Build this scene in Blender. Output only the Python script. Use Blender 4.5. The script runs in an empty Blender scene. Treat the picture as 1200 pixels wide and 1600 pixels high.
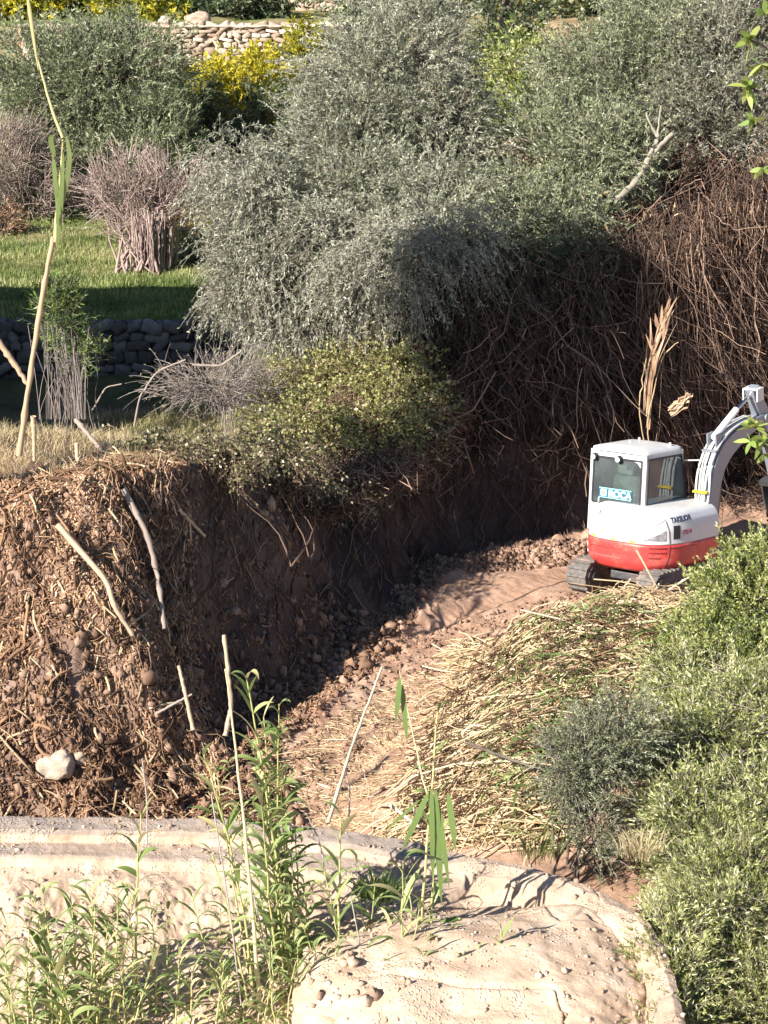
import bpy, bmesh, math
import numpy as np
from mathutils import Vector, Matrix
R = math.radians
scene = bpy.context.scene
# ------------------------------------------------------------ camera, light, exposure
CAMZ, PITCH, FPX = 10.0, 16.0, 3200.0
cd = bpy.data.cameras.new('camera'); cam = bpy.data.objects.new('camera', cd)
scene.collection.objects.link(cam); scene.camera = cam
cam.location = (0, 0, CAMZ); cam.rotation_euler = (R(90 - PITCH), 0, 0)
cd.sensor_fit = 'VERTICAL'; cd.sensor_height = 24; cd.lens = 24 * FPX / 1600
cd.clip_end = 1500; cd.clip_start = 0.1
SUN_EL, SUN_AZ = 32.0, 47.0          # light travels towards (+sin az, +cos az)
w = bpy.data.worlds.new('World'); scene.world = w; w.use_nodes = True
nt = w.node_tree; bgn = nt.nodes['Background']
sky = nt.nodes.new('ShaderNodeTexSky'); sky.sky_type = 'NISHITA'; sky.sun_disc = False
sky.sun_elevation = R(SUN_EL); sky.sun_rotation = R(180 + SUN_AZ)
sky.altitude = 2000; sky.dust_density = .3; sky.air_density = .9
nt.links.new(sky.outputs[0], bgn.inputs[0]); bgn.inputs[1].default_value = 0.075
sl = bpy.data.lights.new('sun', 'SUN'); sl.energy = 5.0; sl.angle = R(0.5); sl.color = (1, .945, .86)
so = bpy.data.objects.new('sun', sl); scene.collection.objects.link(so)
ld = Vector((math.sin(R(SUN_AZ)) * math.cos(R(SUN_EL)), math.cos(R(SUN_AZ)) * math.cos(R(SUN_EL)), -math.sin(R(SUN_EL))))
so.rotation_euler = ld.to_track_quat('-Z', 'Y').to_euler()
scene.view_settings.view_transform = 'Standard'; scene.view_settings.look = 'None'
scene.view_settings.exposure = 1.2; scene.view_settings.gamma = 1
scene.cycles.max_bounces = 5; scene.cycles.diffuse_bounces = 2; scene.cycles.transparent_max_bounces = 8

rng = np.random.default_rng(7)
C = scene.collection
# ------------------------------------------------------------ projection helpers (work out where things stand)
cp, sp = math.cos(R(PITCH)), math.sin(R(PITCH))
def ray(px, py):
    a, b = (px - 600) / FPX, (py - 800) / FPX
    return np.array([a, cp - b * sp, -sp - b * cp])
def P(px, py, Y):
    r = ray(px, py); return np.array([0, 0, CAMZ]) + r * (Y / r[1])
# ------------------------------------------------------------ noise
def _h(i, j, k, s):
    n = (i * 374761393 + j * 668265263 + k * 2147483647 + s * 1274126177) & 0x7fffffff
    n = ((n ^ (n >> 13)) * 1274126177) & 0x7fffffff
    return ((n ^ (n >> 16)) & 0xffff) / 65535.0
def vnoise(x, y, z=0.0, s=0):
    x = np.asarray(x, float); y = np.asarray(y, float); z = np.zeros_like(x) + z
    i, j, k = np.floor(x).astype(np.int64), np.floor(y).astype(np.int64), np.floor(z).astype(np.int64)
    u, v, w_ = x - i, y - j, z - k
    u = u*u*(3-2*u); v = v*v*(3-2*v); w_ = w_*w_*(3-2*w_)
    def L(a, b, t): return a + (b - a) * t
    r = L(L(L(_h(i,j,k,s), _h(i+1,j,k,s), u), L(_h(i,j+1,k,s), _h(i+1,j+1,k,s), u), v),
          L(L(_h(i,j,k+1,s), _h(i+1,j,k+1,s), u), L(_h(i,j+1,k+1,s), _h(i+1,j+1,k+1,s), u), v), w_)
    return r * 2 - 1
def fbm(x, y, z=0.0, oct=4, s=0):
    a, f, t = 1.0, 1.0, 0
    for o in range(oct):
        t = t + a * vnoise(np.asarray(x)*f, np.asarray(y)*f, np.asarray(z)*f, s + o); a *= .5; f *= 2.03
    return t
HX, HY, HEAD, TILT, PADZ = 4.12, 30.4, 39.0, -6.0, .03
def sst(t): t = np.clip(t, 0, 1); return t*t*(3-2*t)
# ------------------------------------------------------------ terrain function
LP = np.array([(-14,21.6,4.5),(-6,21.9,4.4),(-3.3,22.3,3.6),(-2.2,23.6,2.6),(-1.6,25.2,1.7),(-.85,26.8,1.5),(-.1,28.4,1.45),(.55,30.1,1.3),
               (.85,31.6,1.1),(1.9,32.3,1.1),(3.6,32.9,1.3),(6,35.0,1.5),(9,38.3,1.6),(15,45,1.6),(60,90,2)], float)
RP = np.array([(-1.2,12,2),(-1.0,20,2.5),(-.75,23,2.6),(-.35,24.6,2.8),(.9,27.9,2.6),(2.0,28.6,1.8),(3.0,28.9,1.4),(4.8,28.9,1.4),(6.8,30.6,1.5),(9.8,33.6,2),(15,39,2),(60,84,2)], float)
CT = np.array([(-14,28,3.0),(-9,28,2.95),(-6,27.5,3.05),(-4,27,3.1),(-2.6,27.5,2.95),(-2,29,2.5),(-.7,30.0,1.95),(-.1,32.3,1.8),(.8,34,2.1),(2.2,36,3.4),(4,37.5,4.2),
               (8,41,4.6),(14,48,5),(60,95,7),(-9,32.5,1.35),(-5,32.5,1.3),(-3,33,1.4),(-14,36,1.3),(-9,38,1.3),(-5,38,1.35),(-2,37,1.8),(.5,38,2.9),(-14,44,1.4),(-40,36,1.4)], float)
def pdist(x, y, PL):
    best = np.full(x.shape, 1e9); par = np.zeros(x.shape); pw = np.zeros(x.shape); sg = np.ones(x.shape)
    for a, b in zip(PL[:-1], PL[1:]):
        dx, dy = b[0]-a[0], b[1]-a[1]; l2 = dx*dx+dy*dy
        t = np.clip(((x-a[0])*dx+(y-a[1])*dy)/l2, 0, 1)
        d = np.hypot(x-a[0]-t*dx, y-a[1]-t*dy)
        m = d < best
        best = np.where(m, d, best); q = 1/(d*d+.02)**2.2; par = par+q*(a[2]+(b[2]-a[2])*t); pw = pw+q
        sg = np.where(m, np.sign(dx*(y-a[1])-dy*(x-a[0])), sg)
    return best*sg, par/pw
FAR_L = ([36,39.9,40.15,53,58,74.9,75.2,84,84.3,100,140,300],[1.35,1.35,2.5,2.6,3.6,5.2,6.5,6.7,7.8,9,20,75])
FAR_R = ([36,40,53,74.9,75.2,84,84.3,100,140,300],[4.2,4.6,5.2,6.0,6.6,6.9,7.9,9,20,75])
def TH(x, y, detail=True):
    x = np.atleast_1d(np.asarray(x, float)); y = np.atleast_1d(np.asarray(y, float))
    fl = np.interp(y, [5,15,20,23,30,33,42,90],[-2,-1.3,-.9,-.6,0,.2,.8,2.5])
    wx = .22*vnoise(x*.9, y*.9, 0, 3) + .1*vnoise(x*2.7, y*2.7, 0, 5); wy = .22*vnoise(x*.9, y*.9, 7, 4)
    dl, wl = pdist(x+wx, y+wy, LP); dr, wr = pdist(x+wx, y+wy, RP)
    num = 0; den = 0
    for cx, cy, cz in CT:
        q = 1/((x-cx)**2+(y-cy)**2+.05)**1.7; num = num+q*cz; den = den+q
    zt = num/den
    farL = np.interp(y, *FAR_L); farR = np.interp(y, *FAR_R)
    fr = sst((x+2.6)/3.2); far = farL*(1-fr)+farR*fr
    bl = np.where(x < -1.5, sst((y-39.8)/.3), sst((y-38)/6)); zt = zt*(1-bl)+far*bl
    tb_ = np.clip(dl/wl, 0, 1); prof = np.where(wl < 2.0, .55*tb_**2.6+.45*sst((tb_-.25)/.75), sst(tb_*.98))
    h = fl + prof*(zt-fl)*(dl > 0)
    zr = np.interp(y, [10,16,20,24,27,30,40,90],[-1.0,-.75,-.35,.35,.72,.95,2.6,6])
    h = h + (dr < 0)*sst(-dr/wr)*np.maximum(zr-fl, .1)
    if detail:
        chan = (dl < .1) & (dr > -.1)
        steep = ((dl > 0) & (dl < wl)).astype(float)
        h = h + .05*fbm(x*1.1, y*1.1, 0, 3, 11) + .015*fbm(x*6, y*6, 0, 3, 21)
        h = h + steep*(.11*fbm(x*1.7, y*1.7, h*1.2, 3, 31)*np.clip(wl*.8, .9, 2.0) + .05*np.abs(fbm(x*7, y*7, h*5, 3, 35)) + .10*sst((wl-1.9)/.8)*(fbm(x*3.4, y*3.4, 0, 3, 37)))
        # ruts left by the tracks, running from the machine down the channel
        rp = np.array([(-3.0,22.6,0),(-.9,25.2,0),(.3,27.0,0),(1.6,28.9,0),(3.3,30.4,0),(5,32,0)])
        d, _ = pdist(x, y, rp); al = x*.72+y*.69
        for off in (-.72, .72):
            b = np.exp(-((d-off)/.2)**4)
            h = h - b*(.05 + .009*(1+.6*vnoise(x*1.2, y*1.2, 0, 44))*np.sin(al*2*math.pi/.17+1.5*vnoise(x*2, y*2, 0, 45))) + .03*np.exp(-((np.abs(d-off)-.29)/.07)**2)
        al = (x-HX)*math.sin(R(HEAD))+(y-HY)*math.cos(R(HEAD)); wt = np.exp(-(np.hypot(x-HX, y-HY)/1.75)**4); h = h*(1-wt)+wt*(PADZ-.03+al*math.tan(R(TILT))+.02*vnoise(x*5, y*5, 0, 14))
        # crumbled soil at the bank foot
        ft = np.exp(-((dl+.25)/.4)**2)*(y < 40)
        h = h + ft*(.07+.09*np.abs(fbm(x*3.5, y*3.5, 0, 3, 41)))
        far = y > 50; h = h + np.where(far, .12*fbm(x*.4, y*.4, 0, 2, 51), 0)
    return h
def TZ(x, y): return float(TH(x, y)[0])
def G(px, py, y0=12.0, y1=120.0):
    r = ray(px, py); ys = np.linspace(y0, y1, 2400); xs = r[0]/r[1]*ys; zs = CAMZ + r[2]/r[1]*ys
    k = np.nonzero(TH(xs, ys, False) > zs)[0]; i = k[0] if len(k) else -1
    return np.array([xs[i], ys[i], zs[i]])
def S(px, py, off=.05):
    g_ = G(px, py); return P(px, py, g_[1]-off)
# ------------------------------------------------------------ mesh plumbing
def mesh_obj(name, V, F, mat, parent=None, tint=None, smooth=False):
    V = np.asarray(V, np.float32); F = np.asarray(F, np.int32)
    me = bpy.data.meshes.new(name); me.vertices.add(len(V)); me.vertices.foreach_set('co', V.ravel())
    n, k = F.shape; me.loops.add(n*k); me.loops.foreach_set('vertex_index', F.ravel())
    me.polygons.add(n); me.polygons.foreach_set('loop_start', np.arange(0, n*k, k, dtype=np.int32))
    try: me.polygons.foreach_set('loop_total', np.full(n, k, np.int32))
    except Exception: pass
    me.update(calc_edges=True)
    if tint is not None:
        a = me.attributes.new('tint', 'FLOAT', 'POINT'); a.data.foreach_set('value', np.asarray(tint, np.float32))
    if smooth: me.polygons.foreach_set('use_smooth', np.ones(n, bool))
    me.materials.append(mat); o = bpy.data.objects.new(name, me); C.objects.link(o)
    if parent is not None: o.parent = parent
    return o
def tag(o, label=None, cat=None, group=None, kind=None):
    if label: o['label'] = label
    if cat: o['category'] = cat
    if group: o['group'] = group
    if kind: o['kind'] = kind
    return o
def empty(name, loc, label, cat, group=None, rot=(0,0,0)):
    o = bpy.data.objects.new(name, None); C.objects.link(o); o.location = loc; o.rotation_euler = rot
    o.empty_display_size = .2
    return tag(o, label, cat, group)
class Geo:
    def __init__(s): s.V, s.F, s.T, s.n = [], [], [], 0
    def add(s, V, F, T):
        s.V.append(V); s.F.append(F + s.n); s.T.append(np.broadcast_to(T, (len(V),)).astype(np.float32)); s.n += len(V)
    def build(s, name, mat, parent=None, origin=None, smooth=False):
        V = np.concatenate(s.V)
        if origin is None and parent is not None: origin = np.array(parent.location)
        if origin is not None: V = V - np.asarray(origin)
        o = mesh_obj(name, V, np.concatenate(s.F), mat, parent, np.concatenate(s.T), smooth)
        if origin is not None and parent is None: o.location = origin
        return o
def nrm(v): return v/np.maximum(np.linalg.norm(v, axis=-1, keepdims=True), 1e-9)
def rnd(n): return rng.normal(size=(n, 3))
def perp(d): return nrm(np.cross(d, rnd(len(d))))
def leaves(g, p, d, L, W, T):
    n = len(p); d = nrm(d); s = perp(d); L = np.broadcast_to(L, (n,))[:, None]; W = np.broadcast_to(W, (n,))[:, None]
    nn = np.cross(d, s); m = p + d*L*.45 + nn*L*.06
    V = np.stack([p, m+s*W*.5, p+d*L, m-s*W*.5], 1).reshape(-1, 3)
    F = np.arange(4*n).reshape(n, 4); g.add(V, F, np.repeat(np.broadcast_to(T, (n,)), 4))
def tubes(g, pts, r, T, sides=3):
    n, K, _ = pts.shape; r = np.broadcast_to(r, (n, K))
    t = np.empty_like(pts); t[:, 1:-1] = pts[:, 2:]-pts[:, :-2]; t[:, 0] = pts[:, 1]-pts[:, 0]; t[:, -1] = pts[:, -1]-pts[:, -2]; t = nrm(t)
    ref = np.where(np.abs(t[:, :, 2:3]) > .85, np.array([1., .1, 0]), np.array([0., .1, 1.]))
    a = nrm(np.cross(t, ref)); b = np.cross(t, a)
    an = np.arange(sides)*2*math.pi/sides
    V = pts[:, :, None, :] + r[:, :, None, None]*(a[:, :, None, :]*np.cos(an)[None, None, :, None] + b[:, :, None, :]*np.sin(an)[None, None, :, None])
    base = (np.arange(n)*K*sides)[:, None, None]; k = (np.arange(K-1)*sides)[None, :, None]; j = np.arange(sides)[None, None, :]; j2 = (j+1) % sides
    F = np.stack([base+k+j, base+k+j2, base+k+sides+j2, base+k+sides+j], -1).reshape(-1, 4)
    if sides == 4:
        e = (base[:, 0, :]+(K-1)*sides+np.arange(4)[None]).reshape(-1, 4); F = np.concatenate([F, e])
    T = np.broadcast_to(T, (n,)); g.add(V.reshape(-1, 3), F, np.repeat(T, K*sides))
def ribbons(g, pts, side, wd, T):
    n, K, _ = pts.shape; wd = np.broadcast_to(wd, (n, K))[:, :, None]
    side = np.broadcast_to(side if side.ndim == 3 else side[:, None, :], pts.shape)
    V = np.stack([pts-side*wd*.5, pts+side*wd*.5], 2).reshape(-1, 3)
    base = (np.arange(n)*K*2)[:, None]; k = (np.arange(K-1)*2)[None]
    F = np.stack([base+k, base+k+1, base+k+3, base+k+2], -1).reshape(-1, 4)
    g.add(V, F, np.repeat(np.broadcast_to(T, (n,)), K*2))
def curve(p0, p1, n=8, bend=(0,0,0), wob=0):
    t = np.linspace(0, 1, n)[:, None]; p = np.asarray(p0)*(1-t)+np.asarray(p1)*t + np.asarray(bend)*4*t*(1-t)
    if wob: p[1:-1] += rng.normal(size=(n-2, 3))*wob
    return p
# ------------------------------------------------------------ materials
def newmat(name):
    m = bpy.data.materials.new(name); m.use_nodes = True; t = m.node_tree
    return m, t, t.nodes['Principled BSDF']
def ramp(t, src, stops):
    r = t.nodes.new('ShaderNodeValToRGB'); el = r.color_ramp.elements
    while len(el) < len(stops): el.new(.5)
    for e, (p, c) in zip(el, stops): e.position = p; e.color = (*c, 1)
    t.links.new(src, r.inputs[0]); return r.outputs[0]
def noise(t, scale, detail=4, coord='Object', rough=.55, vec=None):
    n = t.nodes.new('ShaderNodeTexNoise'); n.inputs['Scale'].default_value = scale; n.inputs['Detail'].default_value = detail; n.inputs['Roughness'].default_value = rough
    if vec is None:
        c = t.nodes.new('ShaderNodeTexCoord'); vec = c.outputs[coord]
    t.links.new(vec, n.inputs['Vector']); return n.outputs['Fac']
def bump(t, b, h, s=.3, d=.02):
    n = t.nodes.new('ShaderNodeBump'); n.inputs['Strength'].default_value = s; n.inputs['Distance'].default_value = d
    t.links.new(h, n.inputs['Height']); t.links.new(n.outputs[0], b.inputs['Normal'])
def mixc(t, f, a, b):
    m = t.nodes.new('ShaderNodeMix'); m.data_type = 'RGBA'
    for s, v in ((0, f), (6, a), (7, b)):
        if isinstance(v, (int, float)): m.inputs[s].default_value = v
        elif isinstance(v, tuple): m.inputs[s].default_value = (*v, 1)
        else: t.links.new(v, m.inputs[s])
    return m.outputs[2]
def leafmat(name, stops, trans=.28, rough=.5, spec=.35):
    m, t, b = newmat(name); a = t.nodes.new('ShaderNodeAttribute'); a.attribute_name = 'tint'
    n = len(stops); c = ramp(t, a.outputs['Fac'], [(i/(n-1), s) for i, s in enumerate(stops)])
    t.links.new(c, b.inputs['Base Color']); b.inputs['Roughness'].default_value = rough; b.inputs['Specular IOR Level'].default_value = spec
    if trans:
        tr = t.nodes.new('ShaderNodeBsdfTranslucent'); mx = t.nodes.new('ShaderNodeMixShader'); mx.inputs[0].default_value = trans
        t.links.new(c, tr.inputs[0]); t.links.new(b.outputs[0], mx.inputs[1]); t.links.new(tr.outputs[0], mx.inputs[2])
        t.links.new(mx.outputs[0], t.nodes['Material Output'].inputs[0])
    return m
def plain(name, col, rough=.5, metal=0, var=.12, scale=6, bmp=0, dirt=None):
    m, t, b = newmat(name); f = noise(t, scale, 5)
    lo = tuple(c*(1-var) for c in col); hi = tuple(min(1, c*(1+var)) for c in col)
    c = ramp(t, f, [(.35, lo), (.65, hi)])
    if dirt:
        d = ramp(t, noise(t, 3.3, 8, rough=.7), [(.50, (0,0,0)), (.72, (dirt[1],)*3)]); c = mixc(t, d, c, dirt[0])
    t.links.new(c, b.inputs['Base Color']); b.inputs['Roughness'].default_value = rough; b.inputs['Metallic'].default_value = metal
    if bmp: bump(t, b, noise(t, scale*8, 4), bmp, .01)
    return m
olive = leafmat('olive_leaf', [(.10,.105,.06),(.23,.24,.155),(.38,.39,.27),(.60,.61,.48)], .2, .42, .5)
olive_dk = leafmat('olive_leaf_green', [(.08,.10,.045),(.19,.22,.11),(.32,.35,.19),(.54,.56,.38)], .2, .45, .5)
grey_leaf = leafmat('grey_shrub_leaf', [(.10,.105,.06),(.22,.225,.15),(.36,.36,.26),(.54,.54,.42)], .18, .45, .5)
yellow_leaf = leafmat('yellow_leaf', [(.10,.13,.02),(.30,.30,.03),(.55,.48,.04),(.75,.62,.06)], .35)
green_leaf = leafmat('bright_leaf', [(.05,.10,.02),(.12,.20,.04),(.24,.34,.08),(.42,.45,.14)], .35, .4, .5)
bush_leaf = leafmat('bush_leaf', [(.07,.11,.025),(.22,.27,.06),(.44,.46,.15),(.72,.68,.36)], .3, .4, .5)
willow_leaf = leafmat('long_leaf', [(.08,.11,.025),(.27,.30,.08),(.50,.51,.21),(.80,.78,.50)], .25, .4, .5)
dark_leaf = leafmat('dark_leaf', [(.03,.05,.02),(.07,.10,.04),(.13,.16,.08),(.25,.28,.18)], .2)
bramble_leaf = leafmat('bramble_leaf', [(.09,.09,.035),(.24,.25,.07),(.42,.43,.16),(.66,.55,.33)], .3, .4, .5)
reed_leaf = leafmat('reed_leaf', [(.07,.12,.03),(.17,.25,.07),(.32,.38,.15),(.60,.52,.27)], .35, .45, .45)
reed_stem = leafmat('reed_stem', [(.20,.24,.08),(.38,.38,.14),(.55,.47,.25),(.66,.56,.36)], 0, .45, .4)
grass_m = leafmat('grass', [(.09,.125,.035),(.19,.235,.075),(.33,.355,.14),(.53,.49,.26)], .3, .6, .2)
drygrass = leafmat('dry_grass', [(.28,.22,.11),(.50,.39,.22),(.68,.56,.36),(.34,.35,.13)], .3, .6, .2)
vine_m = leafmat('dead_vine', [(.04,.028,.025),(.10,.063,.047),(.22,.138,.098),(.45,.31,.22)], 0, .7, .2)
twig_m = leafmat('grey_twig', [(.12,.10,.09),(.22,.18,.16),(.32,.27,.25),(.45,.39,.36)], 0, .7, .2)
pinktwig = leafmat('pink_twig', [(.15,.10,.09),(.28,.20,.18),(.44,.33,.29),(.60,.48,.42)], 0, .7, .2)
straw = leafmat('straw', [(.24,.16,.09),(.50,.36,.21),(.70,.54,.33),(.85,.71,.49)], .15, .5, .3)
litter = leafmat('bark_litter', [(.06,.035,.022),(.17,.095,.055),(.36,.21,.12),(.58,.41,.27)], 0, .75, .2)
deadcane = leafmat('dead_cane', [(.30,.19,.11),(.42,.29,.18),(.50,.37,.25),(.60,.47,.34)], 0, .5, .3)
rootpole = leafmat('pale_pole', [(.16,.125,.105),(.23,.18,.15),(.31,.25,.21),(.40,.33,.28)], 0, .7, .2)
bark = plain('bark', (.12,.095,.075), .9, 0, .35, 9, .5)
palebark = plain('pale_bark', (.27,.24,.185), .85, 0, .25, 9, .4)
def ground_mat():
    m, t, b = newmat('ground'); geo = t.nodes.new('ShaderNodeNewGeometry'); pos = geo.outputs['Position']
    sep = t.nodes.new('ShaderNodeSeparateXYZ'); t.links.new(pos, sep.inputs[0])
    soil = ramp(t, noise(t, 1.3, 8, vec=pos, rough=.65), [(.3, (.31,.185,.125)), (.5, (.44,.285,.20)), (.7, (.57,.405,.30))])
    fine = ramp(t, noise(t, 22, 6, vec=pos, rough=.7), [(.35, (.72,.68,.66)), (.65, (1.1,1.1,1.1))])
    mu = t.nodes.new('ShaderNodeMix'); mu.data_type = 'RGBA'; mu.blend_type = 'MULTIPLY'; mu.inputs[0].default_value = 1
    t.links.new(soil, mu.inputs[6]); t.links.new(fine, mu.inputs[7]); soil = mu.outputs[2]
    at = t.nodes.new('ShaderNodeAttribute'); at.attribute_name = 'tint'       # 0 soil .. 1 grass, >1 dark humus
    gr = ramp(t, noise(t, 3.5, 5, vec=pos), [(.35, (.07,.12,.02)), (.6, (.14,.20,.045)), (.75, (.26,.26,.10))])
    a2 = t.nodes.new('ShaderNodeAttribute'); a2.attribute_name = 'damp_shade'
    dm = ramp(t, noise(t, 2.2, 7, vec=pos, rough=.7), [(.3, (.028,.021,.025)), (.55, (.055,.038,.040)), (.75, (.13,.08,.068))]); soil = mixc(t, a2.outputs['Fac'], soil, dm)  # damp cut-bank soil, its colour also darkened to stand in for deep shade
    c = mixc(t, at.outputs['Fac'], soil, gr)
    t.links.new(c, b.inputs['Base Color']); b.inputs['Roughness'].default_value = .95; b.inputs['Specular IOR Level'].default_value = .1
    bump(t, b, noise(t, 30, 8, vec=pos, rough=.7), .6, .03); return m
def wall_mat(name='sandy_concrete', grey=True):
    m, t, b = newmat(name); geo = t.nodes.new('ShaderNodeNewGeometry'); pos = geo.outputs['Position']
    c = ramp(t, noise(t, 2.6, 8, vec=pos, rough=.65), [(.3, (.42,.29,.20)), (.5, (.55,.40,.285)), (.7, (.66,.51,.385))])
    v = t.nodes.new('ShaderNodeTexVoronoi'); v.inputs['Scale'].default_value = 26; t.links.new(pos, v.inputs['Vector'])
    peb = ramp(t, v.outputs['Distance'], [(.0, (1,1,1)), (.25, (1,1,1)), (.42, (0,0,0))])
    patch = ramp(t, noise(t, 1.9, 4, vec=pos), [(.5, (0,0,0)), (.62, (1,1,1))])
    mm = t.nodes.new('ShaderNodeMath'); mm.operation = 'MULTIPLY'; t.links.new(peb, mm.inputs[0]); t.links.new(patch, mm.inputs[1])
    m2 = t.nodes.new('ShaderNodeMath'); m2.operation = 'MULTIPLY'; m2.inputs[1].default_value = .55; t.links.new(mm.outputs[0], m2.inputs[0])
    c = mixc(t, m2.outputs[0], c, (.66,.57,.46))
    at = t.nodes.new('ShaderNodeAttribute'); at.attribute_name = 'tint'
    gy = ramp(t, noise(t, 5, 6, vec=pos, rough=.7), [(.3, (.27,.215,.18)), (.7, (.38,.315,.27))])
    c = mixc(t, at.outputs['Fac'], c, gy)
    st = ramp(t, noise(t, .9, 8, vec=pos, rough=.75), [(.52, (0,0,0)), (.66, (.5,.5,.5))])
    c = mixc(t, st, c, (.27,.2,.155))
    t.links.new(c, b.inputs['Base Color']); b.inputs['Roughness'].default_value = .95; b.inputs['Specular IOR Level'].default_value = .15
    add = t.nodes.new('ShaderNodeMath'); add.operation = 'ADD'; t.links.new(noise(t, 34, 8, vec=pos, rough=.75), add.inputs[0]); t.links.new(mm.outputs[0], add.inputs[1])
    bump(t, b, add.outputs[0], .8, .02); return m
def stone_mat(name, a, bb, cc, sc):
    m, t, b = newmat(name); geo = t.nodes.new('ShaderNodeNewGeometry'); pos = geo.outputs['Position']
    at = t.nodes.new('ShaderNodeAttribute'); at.attribute_name = 'tint'
    c = ramp(t, at.outputs['Fac'], [(0, a), (.5, bb), (1, cc)])
    f = ramp(t, noise(t, sc, 6, vec=pos, rough=.7), [(.3, (.6,.6,.6)), (.7, (1.1,1.1,1.1))])
    mu = t.nodes.new('ShaderNodeMix'); mu.data_type = 'RGBA'; mu.blend_type = 'MULTIPLY'; mu.inputs[0].default_value = 1
    t.links.new(c, mu.inputs[6]); t.links.new(f, mu.inputs[7]); t.links.new(mu.outputs[2], b.inputs['Base Color'])
    b.inputs['Roughness'].default_value = .9; bump(t, b, noise(t, sc*4, 6, vec=pos), .5, .02); return m
GROUND = ground_mat(); WALL = wall_mat()
STONE = stone_mat('warm_stone', (.36,.25,.18), (.52,.40,.30), (.66,.54,.44), 9)
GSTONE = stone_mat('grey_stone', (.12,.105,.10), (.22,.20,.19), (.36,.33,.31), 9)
CLOD = stone_mat('soil_clod', (.14,.075,.05), (.28,.165,.105), (.45,.29,.20), 14)

# ============================================================ GROUND
def lines(segs):
    out = []
    for a, b, s in segs: out.append(np.arange(a, b, s))
    return np.concatenate(out + [[segs[-1][1]]])
gx = lines([(-260,-60,20),(-60,-20,4),(-20,-9,.5),(-9,-4,.08),(-4,5,.035),(5,9,.08),(9,20,.5),(20,60,4),(60,260,20)])
gy = lines([(-40,8,4),(8,20,.3),(20,22,.08),(22,34,.035),(34,42,.08),(42,60,.3),(60,74,.8),(74,76,.1),(76,83.5,.6),(83.5,85,.1),(85,150,2.5),(150,300,10)])
X, Y = np.meshgrid(gx, gy); Z = TH(X.ravel(), Y.ravel()).reshape(X.shape)
V = np.stack([X, Y, Z], -1).reshape(-1, 3); nx = len(gx); ny = len(gy)
i = (np.arange(ny-1)[:, None]*nx+np.arange(nx-1)[None]).ravel(); F = np.stack([i, i+1, i+nx+1, i+nx], 1)
dl, wl = pdist(V[:, 0], V[:, 1], LP)
gm = np.where((V[:, 1] > 39.9) & (V[:, 0] < 1), .95, 0); gm = np.maximum(gm, .55*sst((V[:, 1]-52)/4))
gm = np.maximum(gm, .45*sst((dl-wl-.6)/2)*sst((V[:, 1]-29)/2)); gm = gm*(.75+.35*vnoise(V[:, 0]*.6, V[:, 1]*.6, 0, 8))
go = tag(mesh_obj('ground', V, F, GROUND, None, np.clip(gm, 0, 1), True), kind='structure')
damp_shade = sst((dl+.05)/.25)*np.where((V[:, 1] > 21) & (V[:, 1] < 45), 1, 0); damp_shade = damp_shade*np.where(wl > 2.0, .45, 1); damp_shade = np.clip(damp_shade*(.85+.25*vnoise(V[:, 0]*1.3, V[:, 1]*1.3, V[:, 2], 9)), 0, 1)  # bank mask: damp soil plus the shade painted into its colour
a = go.data.attributes.new('damp_shade', 'FLOAT', 'POINT'); a.data.foreach_set('value', damp_shade.astype(np.float32))

# ============================================================ CONCRETE WALL in the foreground
wp = np.array([(-12,20.3),(-4.5,20.1),(-2,20.0),(-.5,19.75),(.15,19.45),(.65,19.2),(1.3,18.95),(1.95,18.5),(2.4,18.0),(2.6,17.5),(2.65,16.8),(2.6,15)])
ns, nt_ = 900, 170
cum = np.r_[0, np.cumsum(np.hypot(*np.diff(wp, axis=0).T))]; ss = np.r_[np.linspace(0, cum[1], 40)[:-1], np.linspace(cum[1], cum[-1], ns-39)]
wx, wy = np.interp(ss, cum, wp[:, 0]), np.interp(ss, cum, wp[:, 1])
k = np.ones(61)/61; pad = lambda a: np.convolve(np.r_[np.full(30, a[0]), a, np.full(30, a[-1])], k, 'valid')
wx, wy = pad(wx), pad(wy)
PLo = np.array([0,0,.03,.36,.385,.72,.80,1.2,1.9,2.8,4.5,6.5]); PLz = np.array([-1.6,.82,.90,.885,.77,.755,.66,.58,.40,.12,-.7,-1.5])
PRo = np.array([0,0,.05,.20,.44,.50,.54,.62,.8,1.6,3.4,6.5]); PRz = np.array([-1.6,.80,.90,.93,.88,.76,.66,.62,.66,.50,-.45,-1.5])
tt = np.r_[np.linspace(0, 1, 8)[:-1], np.linspace(1, 7, 70)[:-1], np.linspace(7, 11, nt_-76)]
fr = sst((wx-.45)/.5)[:, None]; ix = np.arange(12)
off = np.interp(tt, ix, PLo)[None]*(1-fr)+np.interp(tt, ix, PRo)[None]*fr; zz = np.interp(tt, ix, PLz)[None]*(1-fr)+np.interp(tt, ix, PRz)[None]*fr
dd = sst((wx-1.0)/2.0)[:, None]; ox, oy = -.55*dd, -np.sqrt(1-(.55*dd)**2)
Xw, Yw = wx[:, None]+off*ox, wy[:, None]+off*oy
rough = sst((off-.7)/.6)
nz = fbm(Xw*2.2, Yw*2.2, zz*2, 4, 61)
zz2 = zz+.012*fbm(Xw*9, Yw*9, zz*9, 3, 65)+.015*vnoise(Xw*1.2, Yw*3, 0, 67)+rough*(.07*nz+.05*np.abs(fbm(Xw*7, Yw*7, 0, 3, 69)))
Yw = Yw+.018*fbm(Xw*5, zz*5, 1, 3, 71)*(1-rough)
crack = np.abs(vnoise(Xw*1.6+.5*vnoise(Xw*4, Yw*4, 0, 73), Yw*1.6, 0, 75)); zz2 = zz2-.035*np.exp(-(crack/.02)**2)*np.maximum(rough, fr*.6)
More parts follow.
